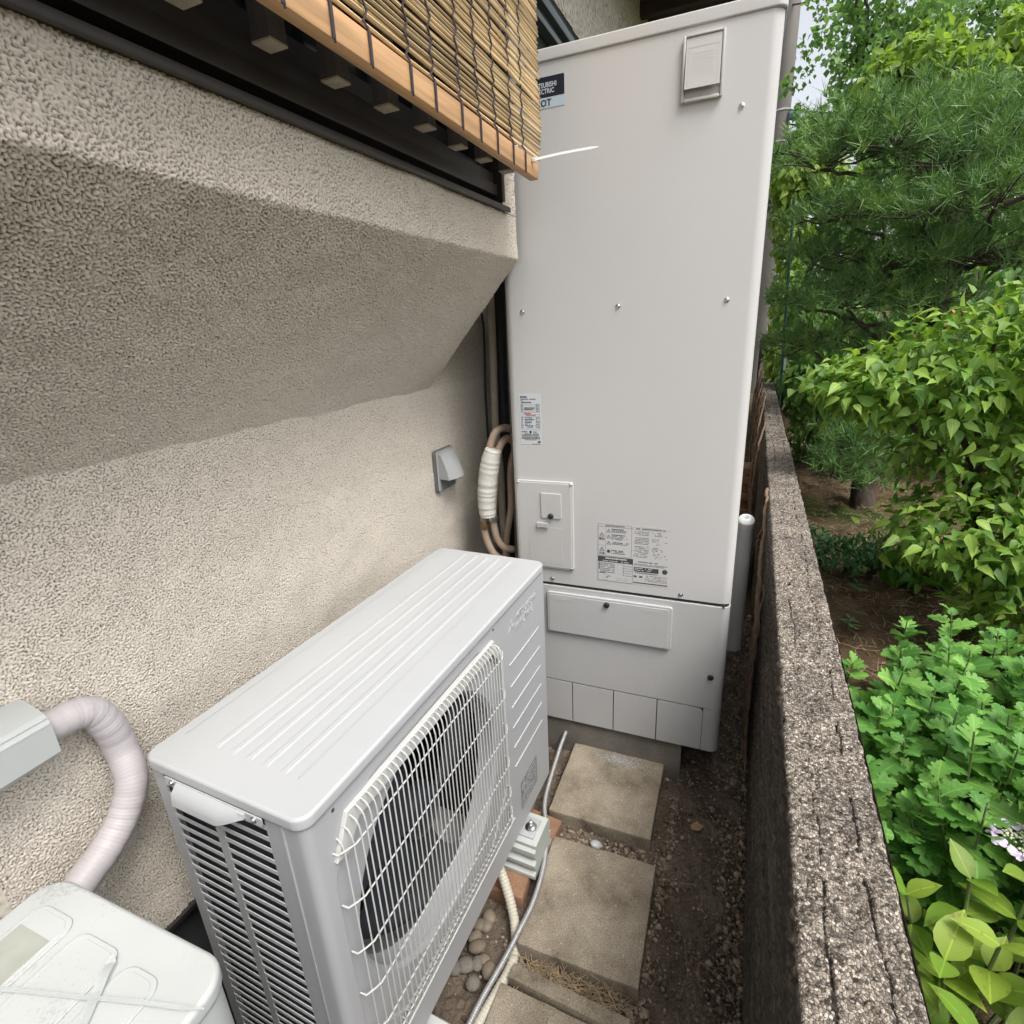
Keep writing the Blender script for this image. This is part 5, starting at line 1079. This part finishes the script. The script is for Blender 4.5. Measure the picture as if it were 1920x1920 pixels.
# ---------------- dogwood-like shrub
def dogwood():
    o = np.array((1.02, 2.75, .0)); t = empty('broadleaf_shrub', o, 0, 'big rounded shrub with drooping pointed light green leaves right of the wall', 'shrub')
    g = np.random.default_rng(21)
    limb('trunk', [(0, 0, 0), (-.03, 0, .3), (-.10, -.02, .6), (-.16, .02, .85)], .035, .02, t, jit=.004)
    tips = []
    for p in ([(-.02, 0, .3), (.12, -.1, .6), (.25, -.1, 1.0), (.3, -.05, 1.35)], [(-.10, -.02, .6), (-.3, -.1, .85), (-.5, -.15, 1.02), (-.68, -.15, 1.14)], [(-.14, 0, .8), (-.2, -.05, 1.1), (-.2, -.1, 1.35)], [(-.08, 0, .5), (-.2, -.2, .5), (-.38, -.3, .5)], [(-.04, 0, .35), (.1, -.25, .4), (.15, -.4, .4)], [(-.12, 0, .75), (-.35, .0, 1.1), (-.4, -.1, 1.25)], [(0, 0, .25), (.2, .05, .7), (.5, 0, 1.1)]):
        limb('limb', p, .014, .005, t, 'bark', 6, .006)
    blobs = [(-.42, -.10, 1.12, .34, .30, .17, 1.7), (-.16, -.10, 1.23, .36, .32, .20, 1.7), (.18, -.05, 1.26, .40, .36, .26, 1.6), (-.60, -.15, 1.12, .20, .22, .11, .7), (.5, 0, 1.2, .4, .4, .3, 1),
             (-.15, -.02, .88, .34, .30, .20, 1.3), (.2, -.05, .9, .36, .34, .25, 1.2), (-.14, -.22, .56, .34, .26, .17, 1.6), (.16, -.25, .48, .38, .28, .26, 1.6), (.5, -.1, .6, .35, .35, .35, 1), (.02, -.36, .30, .22, .2, .15, .8)]
    pos, d = shell_points(blobs, 8400, g, .60, 1.10)
    ax = d * np.array((1, 1, .35)) + g.normal(0, .7, d.shape); ax[:, 2] -= .30; nr = d * .45 + np.array((0, 0, 1.0)) + g.normal(0, .45, d.shape)
    sc = g.uniform(.55, 1.15, len(pos)); Lg, W = .065, .036
    # those that show largest from the path become leaves of their own
    wp_ = pos + o; dist = np.linalg.norm(wp_ - CAM, axis=1); vis = dist - .35 * (d * (CAM - wp_)).sum(1) / dist
    vis += np.where((wp_[:, 0] / wp_[:, 1] > .52), 1.0, 0); order = np.argsort(vis); big = order[:300]; rest = order[300:]
    me = proto_leaf('leaf', OVATE, MAT['dogwood'], Lg, W, .5, .42)
    for i in big: leaf_obj(me, t, pos[i], ax[i], nr[i], sc[i])
    f = foliage('foliage', OVLITE, pos[rest], ax[rest], nr[rest], sc[rest], MAT['dogwood'], t, 22, Lg, W, .5, .42); f['kind'] = 'stuff'
    for i in range(26):   # young reddish shoots on top
        q = np.array((random.uniform(-.45, .2), random.uniform(-.3, .1), 0)); q[2] = 1.30 + .35 * (q[0] + .45) * .55 + random.uniform(-.02, .06)
        if i < 4: limb('shoot', [tuple(q - (0, 0, .12)), tuple(q - (0, 0, .05)), tuple(q)], .003, .0015, t, 'stem', 5)
        leaf_obj(mred, t, q, np.array((random.gauss(0, 1), random.gauss(0, 1), .4)), np.array((0, 0, 1.)), .55)
mred = proto_leaf('leaf', OVATE, MAT['redleaf'], .07, .03, .4, .2)
dogwood()

# ---------------- chrysanthemums
me_ch = [proto_leaf('leaf', CHRYS, MAT['chrys'], .060, .056, .22, dr) for dr in (.05, .2, .38)]
st_ch = []
for v in range(3):
    P = spline([(0, 0, 0), (.006 * (v - 1), .004, .15), (.012, .010 * (v - 1), .3), (.014, 0, .42)], 5); V, F = tube_arrays(P, np.linspace(.004, .002, len(P)), 5); o = poly_mesh('stem', V, F, MAT['stem'], None, True, 60); st_ch.append(o.data); bpy.data.objects.remove(o)
def chrys(x, y, h, label, seed):
    g = np.random.default_rng(seed); k = h / .42
    t = empty('chrysanthemum_plant', (x, y, .015), g.uniform(0, 6.28), label, 'plant', 'chrysanthemums in the bed beside the wall'); v = int(g.integers(3)); lean = g.normal(0, .10, 2)
    t.rotation_euler = (lean[0], lean[1], t.rotation_euler[2])
    s = bpy.data.objects.new('stem', st_ch[v]); setup(s, t); s.scale = (1, 1, k)
    nl = 26
    for i in range(nl):
        f = .14 + .86 * (i / (nl - 1)) ** .8; a = i * 2.4 + g.normal(0, .25); el = (.15 if f < .8 else .55) + g.normal(0, .15); up = 1.0
        if i >= nl - 4: el = .5 + .18 * (i - nl + 4)
        ax = np.array((math.cos(a) * math.cos(el), math.sin(a) * math.cos(el), math.sin(el))); s_ = g.uniform(.8, 1.2) * (1.0 if i < nl - 3 else .62)
        leaf_obj(me_ch[int(g.integers(3))], t, (.013 * f, .0, .42 * f * k), ax, np.array((-math.cos(a) * .3, -math.sin(a) * .3, up)) + g.normal(0, .15, 3), s_)
gch = np.random.default_rng(33); spots = []
while len(spots) < 112:
    x, y = gch.uniform(.27, 1.05), gch.uniform(1.08, 1.95)
    if y > 1.70 - .12 * math.sin(x * 6) + .28 * max(0, x - .55): continue
    if y < 1.22 + .0 * x and x < .42 and gch.random() < .6: continue
    if all((x - a) ** 2 + (y - b) ** 2 > .048 ** 2 for a, b in spots): spots.append((x, y))
for i, (x, y) in enumerate(spots): chrys(x, y, gch.uniform(.34, .48) + .05 * (x > .5), 'green chrysanthemum stem with lobed leaves in the dense bed beside the wall', 100 + i)
for i, (x, y, h) in enumerate(((.27, 1.86, .32), (.30, 2.02, .26), (.29, 1.76, .34), (.60, 2.05, .34), (.55, 1.95, .30), (.72, 2.02, .3), (.33, 1.95, .2))): chrys(x, y, h, 'small chrysanthemum at the far edge of the bed against bare soil', 300 + i)

# ---------------- hydrangea
def hydrangea():
    o = np.array((.47, .93, .02)); t = empty('hydrangea', o, 0, 'yellow green hydrangea with lilac lacecap flowers in the lower right corner', 'hydrangea'); g = np.random.default_rng(44)
    mes = [proto_leaf('leaf', HYDR, MAT['hydrangea'], .092, .056, .3, dr) for dr in (.1, .28, .45)]
    tips = [(-.095, .085, .26), (-.06, -.03, .26), (.0, .10, .33), (.02, .0, .30), (.09, .10, .36), (.10, -.02, .30), (-.02, -.11, .20), (.06, -.12, .22), (.16, .05, .36), (-.10, .0, .17), (.17, -.08, .28), (.2, .14, .38)]
    for ti, q in enumerate(tips):
        limb('stem', [(q[0] * .3, q[1] * .3, 0), (q[0] * .7, q[1] * .7, q[2] * .55), q], .0045, .003, t, 'stem', 6)
        for lvl in range(3):
            f = 1 - .22 * lvl; a0 = ti * .9 + lvl * 1.57
            for sgn in (0, math.pi):
                a = a0 + sgn + g.normal(0, .2); el = .75 - .35 * lvl + g.normal(0, .2); ax = np.array((math.cos(a) * math.cos(el), math.sin(a) * math.cos(el), math.sin(el)))
                leaf_obj(mes[int(g.integers(3))], t, np.array(q) * (f ** .7, f ** .7, f), ax, np.array((-math.cos(a) * .5, -math.sin(a) * .5, 1)) + g.normal(0, .15, 3), g.uniform(.65, 1.05))
    petal = proto_leaf('petal', [(0, .1, 0), (.35, .5, 0), (.8, .42, 0), (1, .1, 0)], MAT['lilac'], .014, .015, .1, .1)
    for c, nf in (((.085, .165, .385), 9), ((.185, .10, .40), 8), ((.125, -.015, .335), 5)):
        fh = tube('flower_head', [(c[0], c[1], c[2] - .05), (c[0], c[1], c[2])], .002, MAT['stem'], t, 5)
        n = 90; r = .03 * np.sqrt(g.random(n)); a = g.uniform(0, 6.28, n); pos = np.stack([c[0] + r * np.cos(a), c[1] + r * np.sin(a), c[2] + .010 - r * .25 + g.normal(0, .002, n)], 1)
        V, F = scatter(IV, IF, pos, rand_rot(n, g), np.full(n, .0026)); fast('florets', V, F, MAT['floret'], fh)
        for i in range(nf):
            a = 6.28 * i / nf + g.normal(0, .1); b = (c[0] + .040 * math.cos(a), c[1] + .040 * math.sin(a), c[2] + .006); tl = g.normal(0, .3, 2)
            for k in range(4):
                aa = a + k * 1.57; leaf_obj(petal, fh, b, np.array((math.cos(aa), math.sin(aa), .1 + tl[0] * math.cos(aa))), np.array((tl[0], tl[1], 1)), 1.0, 'petal')
hydrangea()
# ---------------- pines
NEED = np.array([(-.5, 0, 0), (.5, 0, 0), (0, 1, 0)]); NF = np.array([(0, 1, 2)])
def tufts(centres, dirs, n, g, ln=.085, w=.0026, spread=.6):
    m = len(centres); C_ = np.repeat(centres, n, 0) + g.normal(0, .006, (m * n, 3)); D = np.repeat(dirs, n, 0) * .8 + g.normal(0, spread, (m * n, 3)); D[:, 2] += .15
    C_ += np.repeat(dirs, n, 0) * g.uniform(-.04, .02, (m * n, 1))
    fr_ = frames(D, g.standard_normal(D.shape)); V, F = scatter(NEED, NF, C_, fr_, np.stack([np.full(m * n, w) * g.uniform(.8, 1.3, m * n), ln * g.uniform(.7, 1.15, m * n), np.ones(m * n)], 1))
    return V, F, np.repeat(np.clip(np.repeat(g.random(m), n) * .7 + .3 * g.random(m * n), 0, 1), 1)
def pine(name, base, trunkpts, pads, label, seed, ntuft, nn=44, ln=.085, w=.0026):
    g = np.random.default_rng(seed); o = np.array(base, float); t = empty(name, o, 0, label, 'tree')
    limb('trunk', trunkpts, .085, .03, t, jit=.006, ns=10)
    tp = spline(trunkpts, 10); Cs = []; Ds = []
    W_s = np.array([p[3] * p[4] for p in pads]); W_s = W_s / W_s.sum()
    for i, p in enumerate(pads):
        c = np.array(p[:3]); j = np.argmin(np.linalg.norm((tp - c) * (1, 1, 1.3), axis=1)); s = tp[max(12, j - 6)]
        mid = (s + c) / 2 + np.array((0, 0, -.06)) + g.normal(0, .04, 3)
        limb('limb', [tuple(s), tuple(mid), tuple(c - (0, 0, .05))], .022, .008, t, 'bark', 7, .012)
        m = int(ntuft * W_s[i]) + 3; a = g.uniform(0, 6.28, m); r = np.sqrt(g.random(m)) * (1 + .18 * np.sin(a * 3 + i) + .12 * np.sin(a * 5 + 2 * i)); P = np.stack([c[0] + r * p[3] * np.cos(a), c[1] + r * p[4] * np.sin(a), c[2] + p[5] * 1.5 * (1 - .8 * r ** 2) * g.uniform(-.15, 1, m) + g.normal(0, .03, m)], 1)
        dv = np.stack([np.cos(a) * r * .7, np.sin(a) * r * .7, .75 - .2 * r], 1) + g.normal(0, .2, (m, 3)); Cs.append(P); Ds.append(dv)
        for q in range(0, m, 4):
            e = P[q]; b = c - (0, 0, .05); limb('twig', [tuple(b + (e - b) * .15), tuple(b + (e - b) * .6 + g.normal(0, .025, 3)), tuple(e)], .006, .003, t, 'bark', 4)
    V, F, var = tufts(np.concatenate(Cs), np.concatenate(Ds), nn, g, ln, w); f = fast('needles', V, F, MAT['pine'], t, False, var); f['kind'] = 'stuff'
    return t
def pad(px, py, Y, rx, ry, rz, o): p = at_y(px, py, Y) - np.array(o); return (*p, rx, ry, rz)
PB = tuple(at_z(1612, 952, .0))
pads = [pad(*a, PB) for a in ((1745, 225, 4.4, .40, .35, .17), (1860, 235, 4.5, .42, .4, .16), (1600, 255, 4.2, .36, .32, .16), (1540, 300, 4.1, .30, .3, .13), (1680, 265, 4.05, .38, .3, .14), (1820, 285, 4.1, .4, .3, .15), (1920, 300, 4.2, .4, .35, .18),
       (1590, 395, 4.1, .36, .3, .12), (1740, 390, 4.0, .36, .3, .13), (1870, 370, 3.9, .36, .3, .14), (1530, 480, 4.4, .30, .3, .12), (1660, 490, 4.2, .36, .3, .14), (1800, 470, 4.2, .4, .3, .14), (1590, 565, 4.3, .36, .3, .13), (1720, 570, 4.3, .36, .3, .13), (1500, 560, 4.6, .26, .26, .12), (1880, 480, 4.3, .4, .35, .16),
       (1520, 640, 4.6, .3, .3, .12), (1640, 650, 4.6, .4, .3, .14), (1980, 260, 4.5, .4, .4, .16), (1780, 650, 4.7, .4, .3, .14), (1590, 850, 4.1, .22, .22, .08), (1560, 880, 4.0, .16, .18, .07), (1640, 830, 4.2, .22, .2, .08), (1620, 890, 4.1, .2, .18, .07), (1575, 815, 4.3, .2, .2, .08))]
pine('pine_tree', PB, [(0, 0, -.05), (.02, .03, .25), (.10, .08, .6), (.20, .1, 1.0), (.28, .05, 1.6), (.2, .05, 2.1), (.15, 0, 2.35)], pads, 'dark green garden pine with layered needle pads behind the shrub', 51, 1650, 30, .105, .0046)
# ---------------- background trees
def crown_tree(name, base, h0, clusters, nleaf, Lg, W, mat, label, seed, sig=.3, trunk=.12, gaps=True):
    g = np.random.default_rng(seed); o = np.array(base, float); t = empty(name, o, 0, label, 'tree'); top = max(c[2] for c in clusters)
    tr = [(0, 0, -.05), (.05, 0, top * .3), (-.04, .05, top * .6), (.02, 0, top * .95)]; limb('trunk', tr, trunk, trunk * .25, t, jit=.01, ns=8); tp = spline(tr, 10)
    for c in clusters:
        c = np.array(c[:3]); j = np.argmin(np.abs(tp[:, 2] - c[2] * .75)); s = tp[j]; limb('limb', [tuple(s), tuple((s + c) / 2 + g.normal(0, .1, 3) - (0, 0, .05)), tuple(c)], trunk * .28, .012, t, 'bark', 5, .02)
    idx = g.integers(0, len(clusters), nleaf); C_ = np.array([c[:3] for c in clusters])[idx]; S_ = np.array([c[3] for c in clusters])[idx]
    # leaves gather in sprays inside each cluster
    sp = g.normal(0, 1, (len(clusters) * 12, 3)) * (1, 1, .7); sub = sp[idx * 12 + g.integers(0, 12, nleaf)]
    pos = C_ + S_[:, None] * (sub * .85 + g.normal(0, .20, (nleaf, 3))); ax = g.standard_normal((nleaf, 3)); ax[:, 2] -= .8; nr = g.normal(0, .6, (nleaf, 3)) + (0, 0, 1)
    f = foliage('foliage', SIMPLE, pos, ax, nr, g.uniform(.7, 1.25, nleaf), mat, t, seed + 1, Lg, W, .3, .2); f['kind'] = 'stuff'; return t
def cl(pxs, Y, o, s): return [(*(at_y(x, y, Y + dy) - np.array(o)), s * k) for x, y, dy, k in pxs]
g = np.random.default_rng(61)
o = (1.3, 10.5, 0); C1 = cl([(1605, 60, 0, .8), (1625, 30, .6, .9), (1600, 120, 0, .9), (1585, 180, .4, .7), (1650, 80, 0, 1.1), (1570, 210, 0, 1), (1640, 170, .5, 1), (1700, 40, .5, 1), (1620, -60, 0, 1.2), (1700, -90, .3, 1.2), (1530, 260, 0, .6), (1600, -40, .2, .8), (1780, -60, .5, 1.2), (1560, 270, .3, .9), (1690, 120, 1, .9)], 10.3, o, .42)
crown_tree('tall_tree', o, 0, C1, 5800, .085, .07, MAT['tree'], 'tall leafy tree against the white sky just right of the tank', 61, trunk=.13)
o = (4.0, 12.5, 0); C2 = cl([(1760, 40, 0, 1), (1830, 10, .5, 1), (1900, 60, 0, 1), (1800, 90, .3, .9), (1870, 110, 0, .8), (1950, 0, .5, 1.2), (1930, 130, 0, 1), (1860, -60, .5, 1.2), (1980, 80, .3, 1.2), (1780, -40, .4, 1)], 12.3, o, .45)
crown_tree('tall_tree', o, 0, C2, 4200, .10, .08, MAT['tree'], 'open crowned tree at the top right with sky showing through', 63, trunk=.13)
o = (1.9, 7.0, 0); C3 = cl([(1720, 110, 0, 1), (1690, 150, 0, .9), (1760, 150, .2, 1), (1850, 110, 0, 1), (1890, 90, .2, .9), (1820, 160, .2, 1), (1900, 160, .3, 1), (1780, 200, .3, 1), (1930, 180, .3, 1), (1700, 200, .3, 1)], 6.8, o, .20)
crown_tree('yellow_green_tree', o, 0, C3, 6500, .10, .055, MAT['treeyellow'], 'yellow green tree top showing above the pine', 65, trunk=.07)
o = (1.9, 8.6, 0); C4 = cl([(x, y, dy, 1) for x, y, dy in ((1500, 330, 0), (1560, 330, .3), (1620, 320, .3), (1700, 330, .3), (1800, 320, .3), (1900, 330, .3), (1520, 420, 0), (1600, 430, .3), (1700, 440, .3), (1820, 440, .3), (1920, 440, .3), (1560, 520, .3), (1660, 540, .3), (1780, 540, .3), (1900, 540, .3), (1540, 620, .3), (1640, 640, .3), (1760, 640, .3), (1880, 640, .3), (1980, 500, .3), (1980, 350, .3), (1980, 650, .3))], 8.4, o, .36)
crown_tree('hedge_tree', o, 0, C4, 15000, .10, .07, MAT['tree'], 'dense dark green tree filling the space behind the pine', 67, trunk=.1)
# ---------------- climber-covered hedges
def hedge(name, base, blobs, n, Lg, W, mat, label, seed, cat='hedge'):
    g = np.random.default_rng(seed); t = empty(name, base, 0, label, cat); o = np.array(base)
    for b in blobs[:3]: limb('stem', [(b[0], b[1], -.02), (b[0] + .05, b[1], b[2] * .5), (b[0], b[1], b[2])], .02, .008, t, 'bark', 6, .01)
    pos, d = shell_points(blobs, n, g, .6, 1.08); ax = d * .5 + g.normal(0, .4, d.shape); ax[:, 2] -= .8; nr = d + np.array((0, 0, .5)) + g.normal(0, .35, d.shape)
    f = foliage('foliage', OVLITE, pos, ax, nr, g.uniform(.6, 1.2, n), mat, t, seed + 1, Lg, W, .35, .3); f['kind'] = 'stuff'; return t
def blob(px, py, Y, rx, ry, rz, w, o): return (*(at_y(px, py, Y) - np.array(o)), rx, ry, rz, w)
o = (.52, 6.4, 0); hedge('climbing_vine', o, [blob(*a, o) for a in ((1475, 560, 6.4, .16, .2, .35, 1), (1485, 420, 6.4, .18, .2, .35, 1), (1500, 340, 6.4, .26, .2, .25, 1), (1465, 680, 6.4, .14, .2, .3, 1), (1540, 330, 6.5, .25, .2, .2, .7))], 2600, .085, .055, MAT['ivylight'], 'light green climbing vine on the green stake beside the utility pole', 71, 'vine')
o = (1.3, 5.6, 0); hedge('dark_hedge', o, [blob(*a, o) for a in ((1520, 720, 5.6, .30, .25, .28, 1), (1580, 760, 5.5, .36, .25, .28, 1), (1650, 740, 5.4, .36, .25, .32, 1), (1500, 600, 5.8, .2, .25, .4, .8), (1740, 720, 5.4, .5, .3, .5, 1), (1850, 740, 5.4, .5, .3, .5, 1), (1960, 700, 5.4, .6, .3, .6, 1), (1700, 620, 5.8, .6, .3, .4, 1), (1580, 640, 5.8, .4, .3, .3, 1), (1540, 825, 6.2, .4, .25, .28, .9), (1620, 825, 6.2, .45, .25, .3, 1), (1710, 830, 6.2, .5, .25, .35, 1), (1800, 830, 6.2, .5, .25, .35, .7))], 7400, .085, .06, MAT['ivy'], 'dark glossy hedge behind the pine trunk', 73)
o = (3.2, 6.5, 0); hedge('dark_hedge', o, [(x, 0, z, .6, .4, .5, 1) for x in (-1.0, 0, 1.0, 2, 3) for z in (.4, 1.1, 1.8)], 4200, .10, .07, MAT['ivy'], 'dark hedge at the right edge behind the pine', 75)
# ---------------- low shrubs
o = tuple(at_z(1580, 1085, .02)); hedge('low_shrub', o, [(-.02, 0, .16, .16, .14, .09, 1), (.10, .05, .17, .14, .12, .09, 1), (-.14, .1, .17, .12, .12, .08, .7), (-.2, -.02, .12, .1, .1, .07, .5)], 1500, .034, .016, MAT['shrub'], 'low bushy shrub with tiny dark leaves beside the wall', 81, 'shrub')
o = tuple(at_z(1710, 1100, .02)); hedge('broad_leaf_plant', o, [(0, 0, .18, .16, .14, .10, 1), (.1, .03, .12, .14, .12, .1, 1), (-.08, -.04, .1, .1, .1, .07, .6)], 150, .085, .06, MAT['broad'], 'dark broad leaved plant in the shade under the big shrub', 83, 'plant')
sl_me = proto_leaf('leaf', [(0, .05, 0), (.3, .4, 0), (.65, .45, 0), (1, 0, 0)], MAT['shrub'], .05, .016, .3, .2)
for i, (px, py) in enumerate(((1602, 1085), (1605, 1112), (1548, 1070), (1590, 1180), (1660, 1010), (1520, 1060))):
    p = at_z(px, py, .02); t = empty('seedling', p, 0, 'small seedling with narrow leaves on the bare garden soil', 'seedling', 'seedlings on the garden soil')
    tube('stem', [(0, 0, -.01), (0, 0, .03), (.003, 0, .06)], .002, MAT['stem'], t, 5)
    for k in range(7): a = k * 2.4; leaf_obj(sl_me, t, (0, 0, .02 + .006 * k), np.array((math.cos(a), math.sin(a), .3)), np.array((0, 0, 1.)), random.uniform(.7, 1.1))
lf_me = [proto_leaf('leaf', OVATE, MAT['chrys'], .055, .026, .3, .2)]
for i, (x, y) in enumerate(((.33, .80), (.36, .74), (.42, .78), (.29, .93), (.31, 1.05))):
    t = empty('young_herb', (x, y, .02), i, 'young leafy herb at the foot of the wall below the hydrangea', 'herb', 'young herbs at the foot of the wall'); limb('stem', [(0, 0, 0), (.01, 0, .06), (.0, .01, .13)], .002, .0012, t, 'stem', 5)
    for k in range(8): a = k * 1.65; leaf_obj(lf_me[0], t, (.005, 0, .04 + .012 * k), np.array((math.cos(a), math.sin(a), .5)), np.array((0, 0, 1.)), random.uniform(.7, 1.2))
def grass_blades():
    g = np.random.default_rng(91); V = []; F = []
    for i in range(420):
        x, y = g.uniform(.225, .45), g.uniform(.62, 1.9); a = g.uniform(0, 6.28); l = g.uniform(.05, .16); b = len(V); w = g.uniform(.0015, .0035)
        for k in range(4):
            t = k / 3; r = l * .75 * t * t; V += [(x + r * math.cos(a) - w * (1 - t) * math.sin(a), y + r * math.sin(a) + w * (1 - t) * math.cos(a), .02 + l * t * (1 - .25 * t)), (x + r * math.cos(a) + w * (1 - t) * math.sin(a), y + r * math.sin(a) - w * (1 - t) * math.cos(a), .02 + l * t * (1 - .25 * t))]
        for k in range(3): F.append((b + 2 * k, b + 2 * k + 1, b + 2 * k + 3, b + 2 * k + 2))
    tag(fast('grass', V, F, MAT['chrys'], None, True, g.random(len(F))), 'thin grass blades along the garden side of the wall', 'grass', kind='stuff')
grass_blades()
# ---------------- stake, utility pole, wires
p = at_y(1462, 740, 5.2); q = at_y(1489, 370, 5.2); gs = empty('green_stake', (p[0], 5.2, 0), 0, 'thin dark green garden stake beside the far wall', 'stake')
d_ = (q - p); tube('stake', [(-d_[0] * .6, 0, -.02), (0, 0, p[2]), (d_[0], 0, q[2])], .012, MAT['greenpole'], gs, 10)
box('stake_tag', (-.005, -.018, 1.06), (.012, -.013, 1.16), MAT['label_white'], gs).location = (.01, 0, -.1)
PY = 12.0; pb = at_y(1456, 320, PY); up = empty('utility_pole', (pb[0], PY, 0), 0, 'grey concrete utility pole just behind the tank edge', 'utility pole')
lathe('pole', [(.15, -.2), (.135, 3), (.12, 9)], MAT['pole'], up, 20)
for z in (at_y(1455, 270, PY)[2], at_y(1452, 300, PY)[2], at_y(1468, 210, PY)[2]): lathe('band', [(.139, z), (.139, z + .025), (.13, z + .026)], MAT['band'], up, 20)
lathe('cable_sleeve', [(.02, -.08), (.09, -.05), (.10, .05), (.03, .09), (.001, .09)], MAT['bluewrap'], up, 10, (.2, -.1, at_y(1473, 222, PY)[2]))
for i, (za, zb, lab_) in enumerate(((205, 175, 'upper overhead cable running from the utility pole into the trees'), (232, 205, 'middle overhead cable running from the utility pole into the trees'), (294, 285, 'lowest overhead cable running from the utility pole behind the pine'))):
    a = at_y(1468, za, PY); b = at_y(1800, zb, 10.0); tag(tube('overhead_cable', spline([tuple(a), tuple((a + b) / 2 - (0, 0, .12)), tuple(b + (b - a) * .6)], 8), .014, MAT['wireblack'], None, 6), lab_, 'cable')
tag(tube('overhead_cable', spline([tuple(at_y(1478, 10, PY)), tuple(at_y(1515, 2, 11.5)), tuple(at_y(1560, -30, 11))], 8), .012, MAT['wireblack'], None, 6), 'thin cable at the very top beside the utility pole', 'cable')
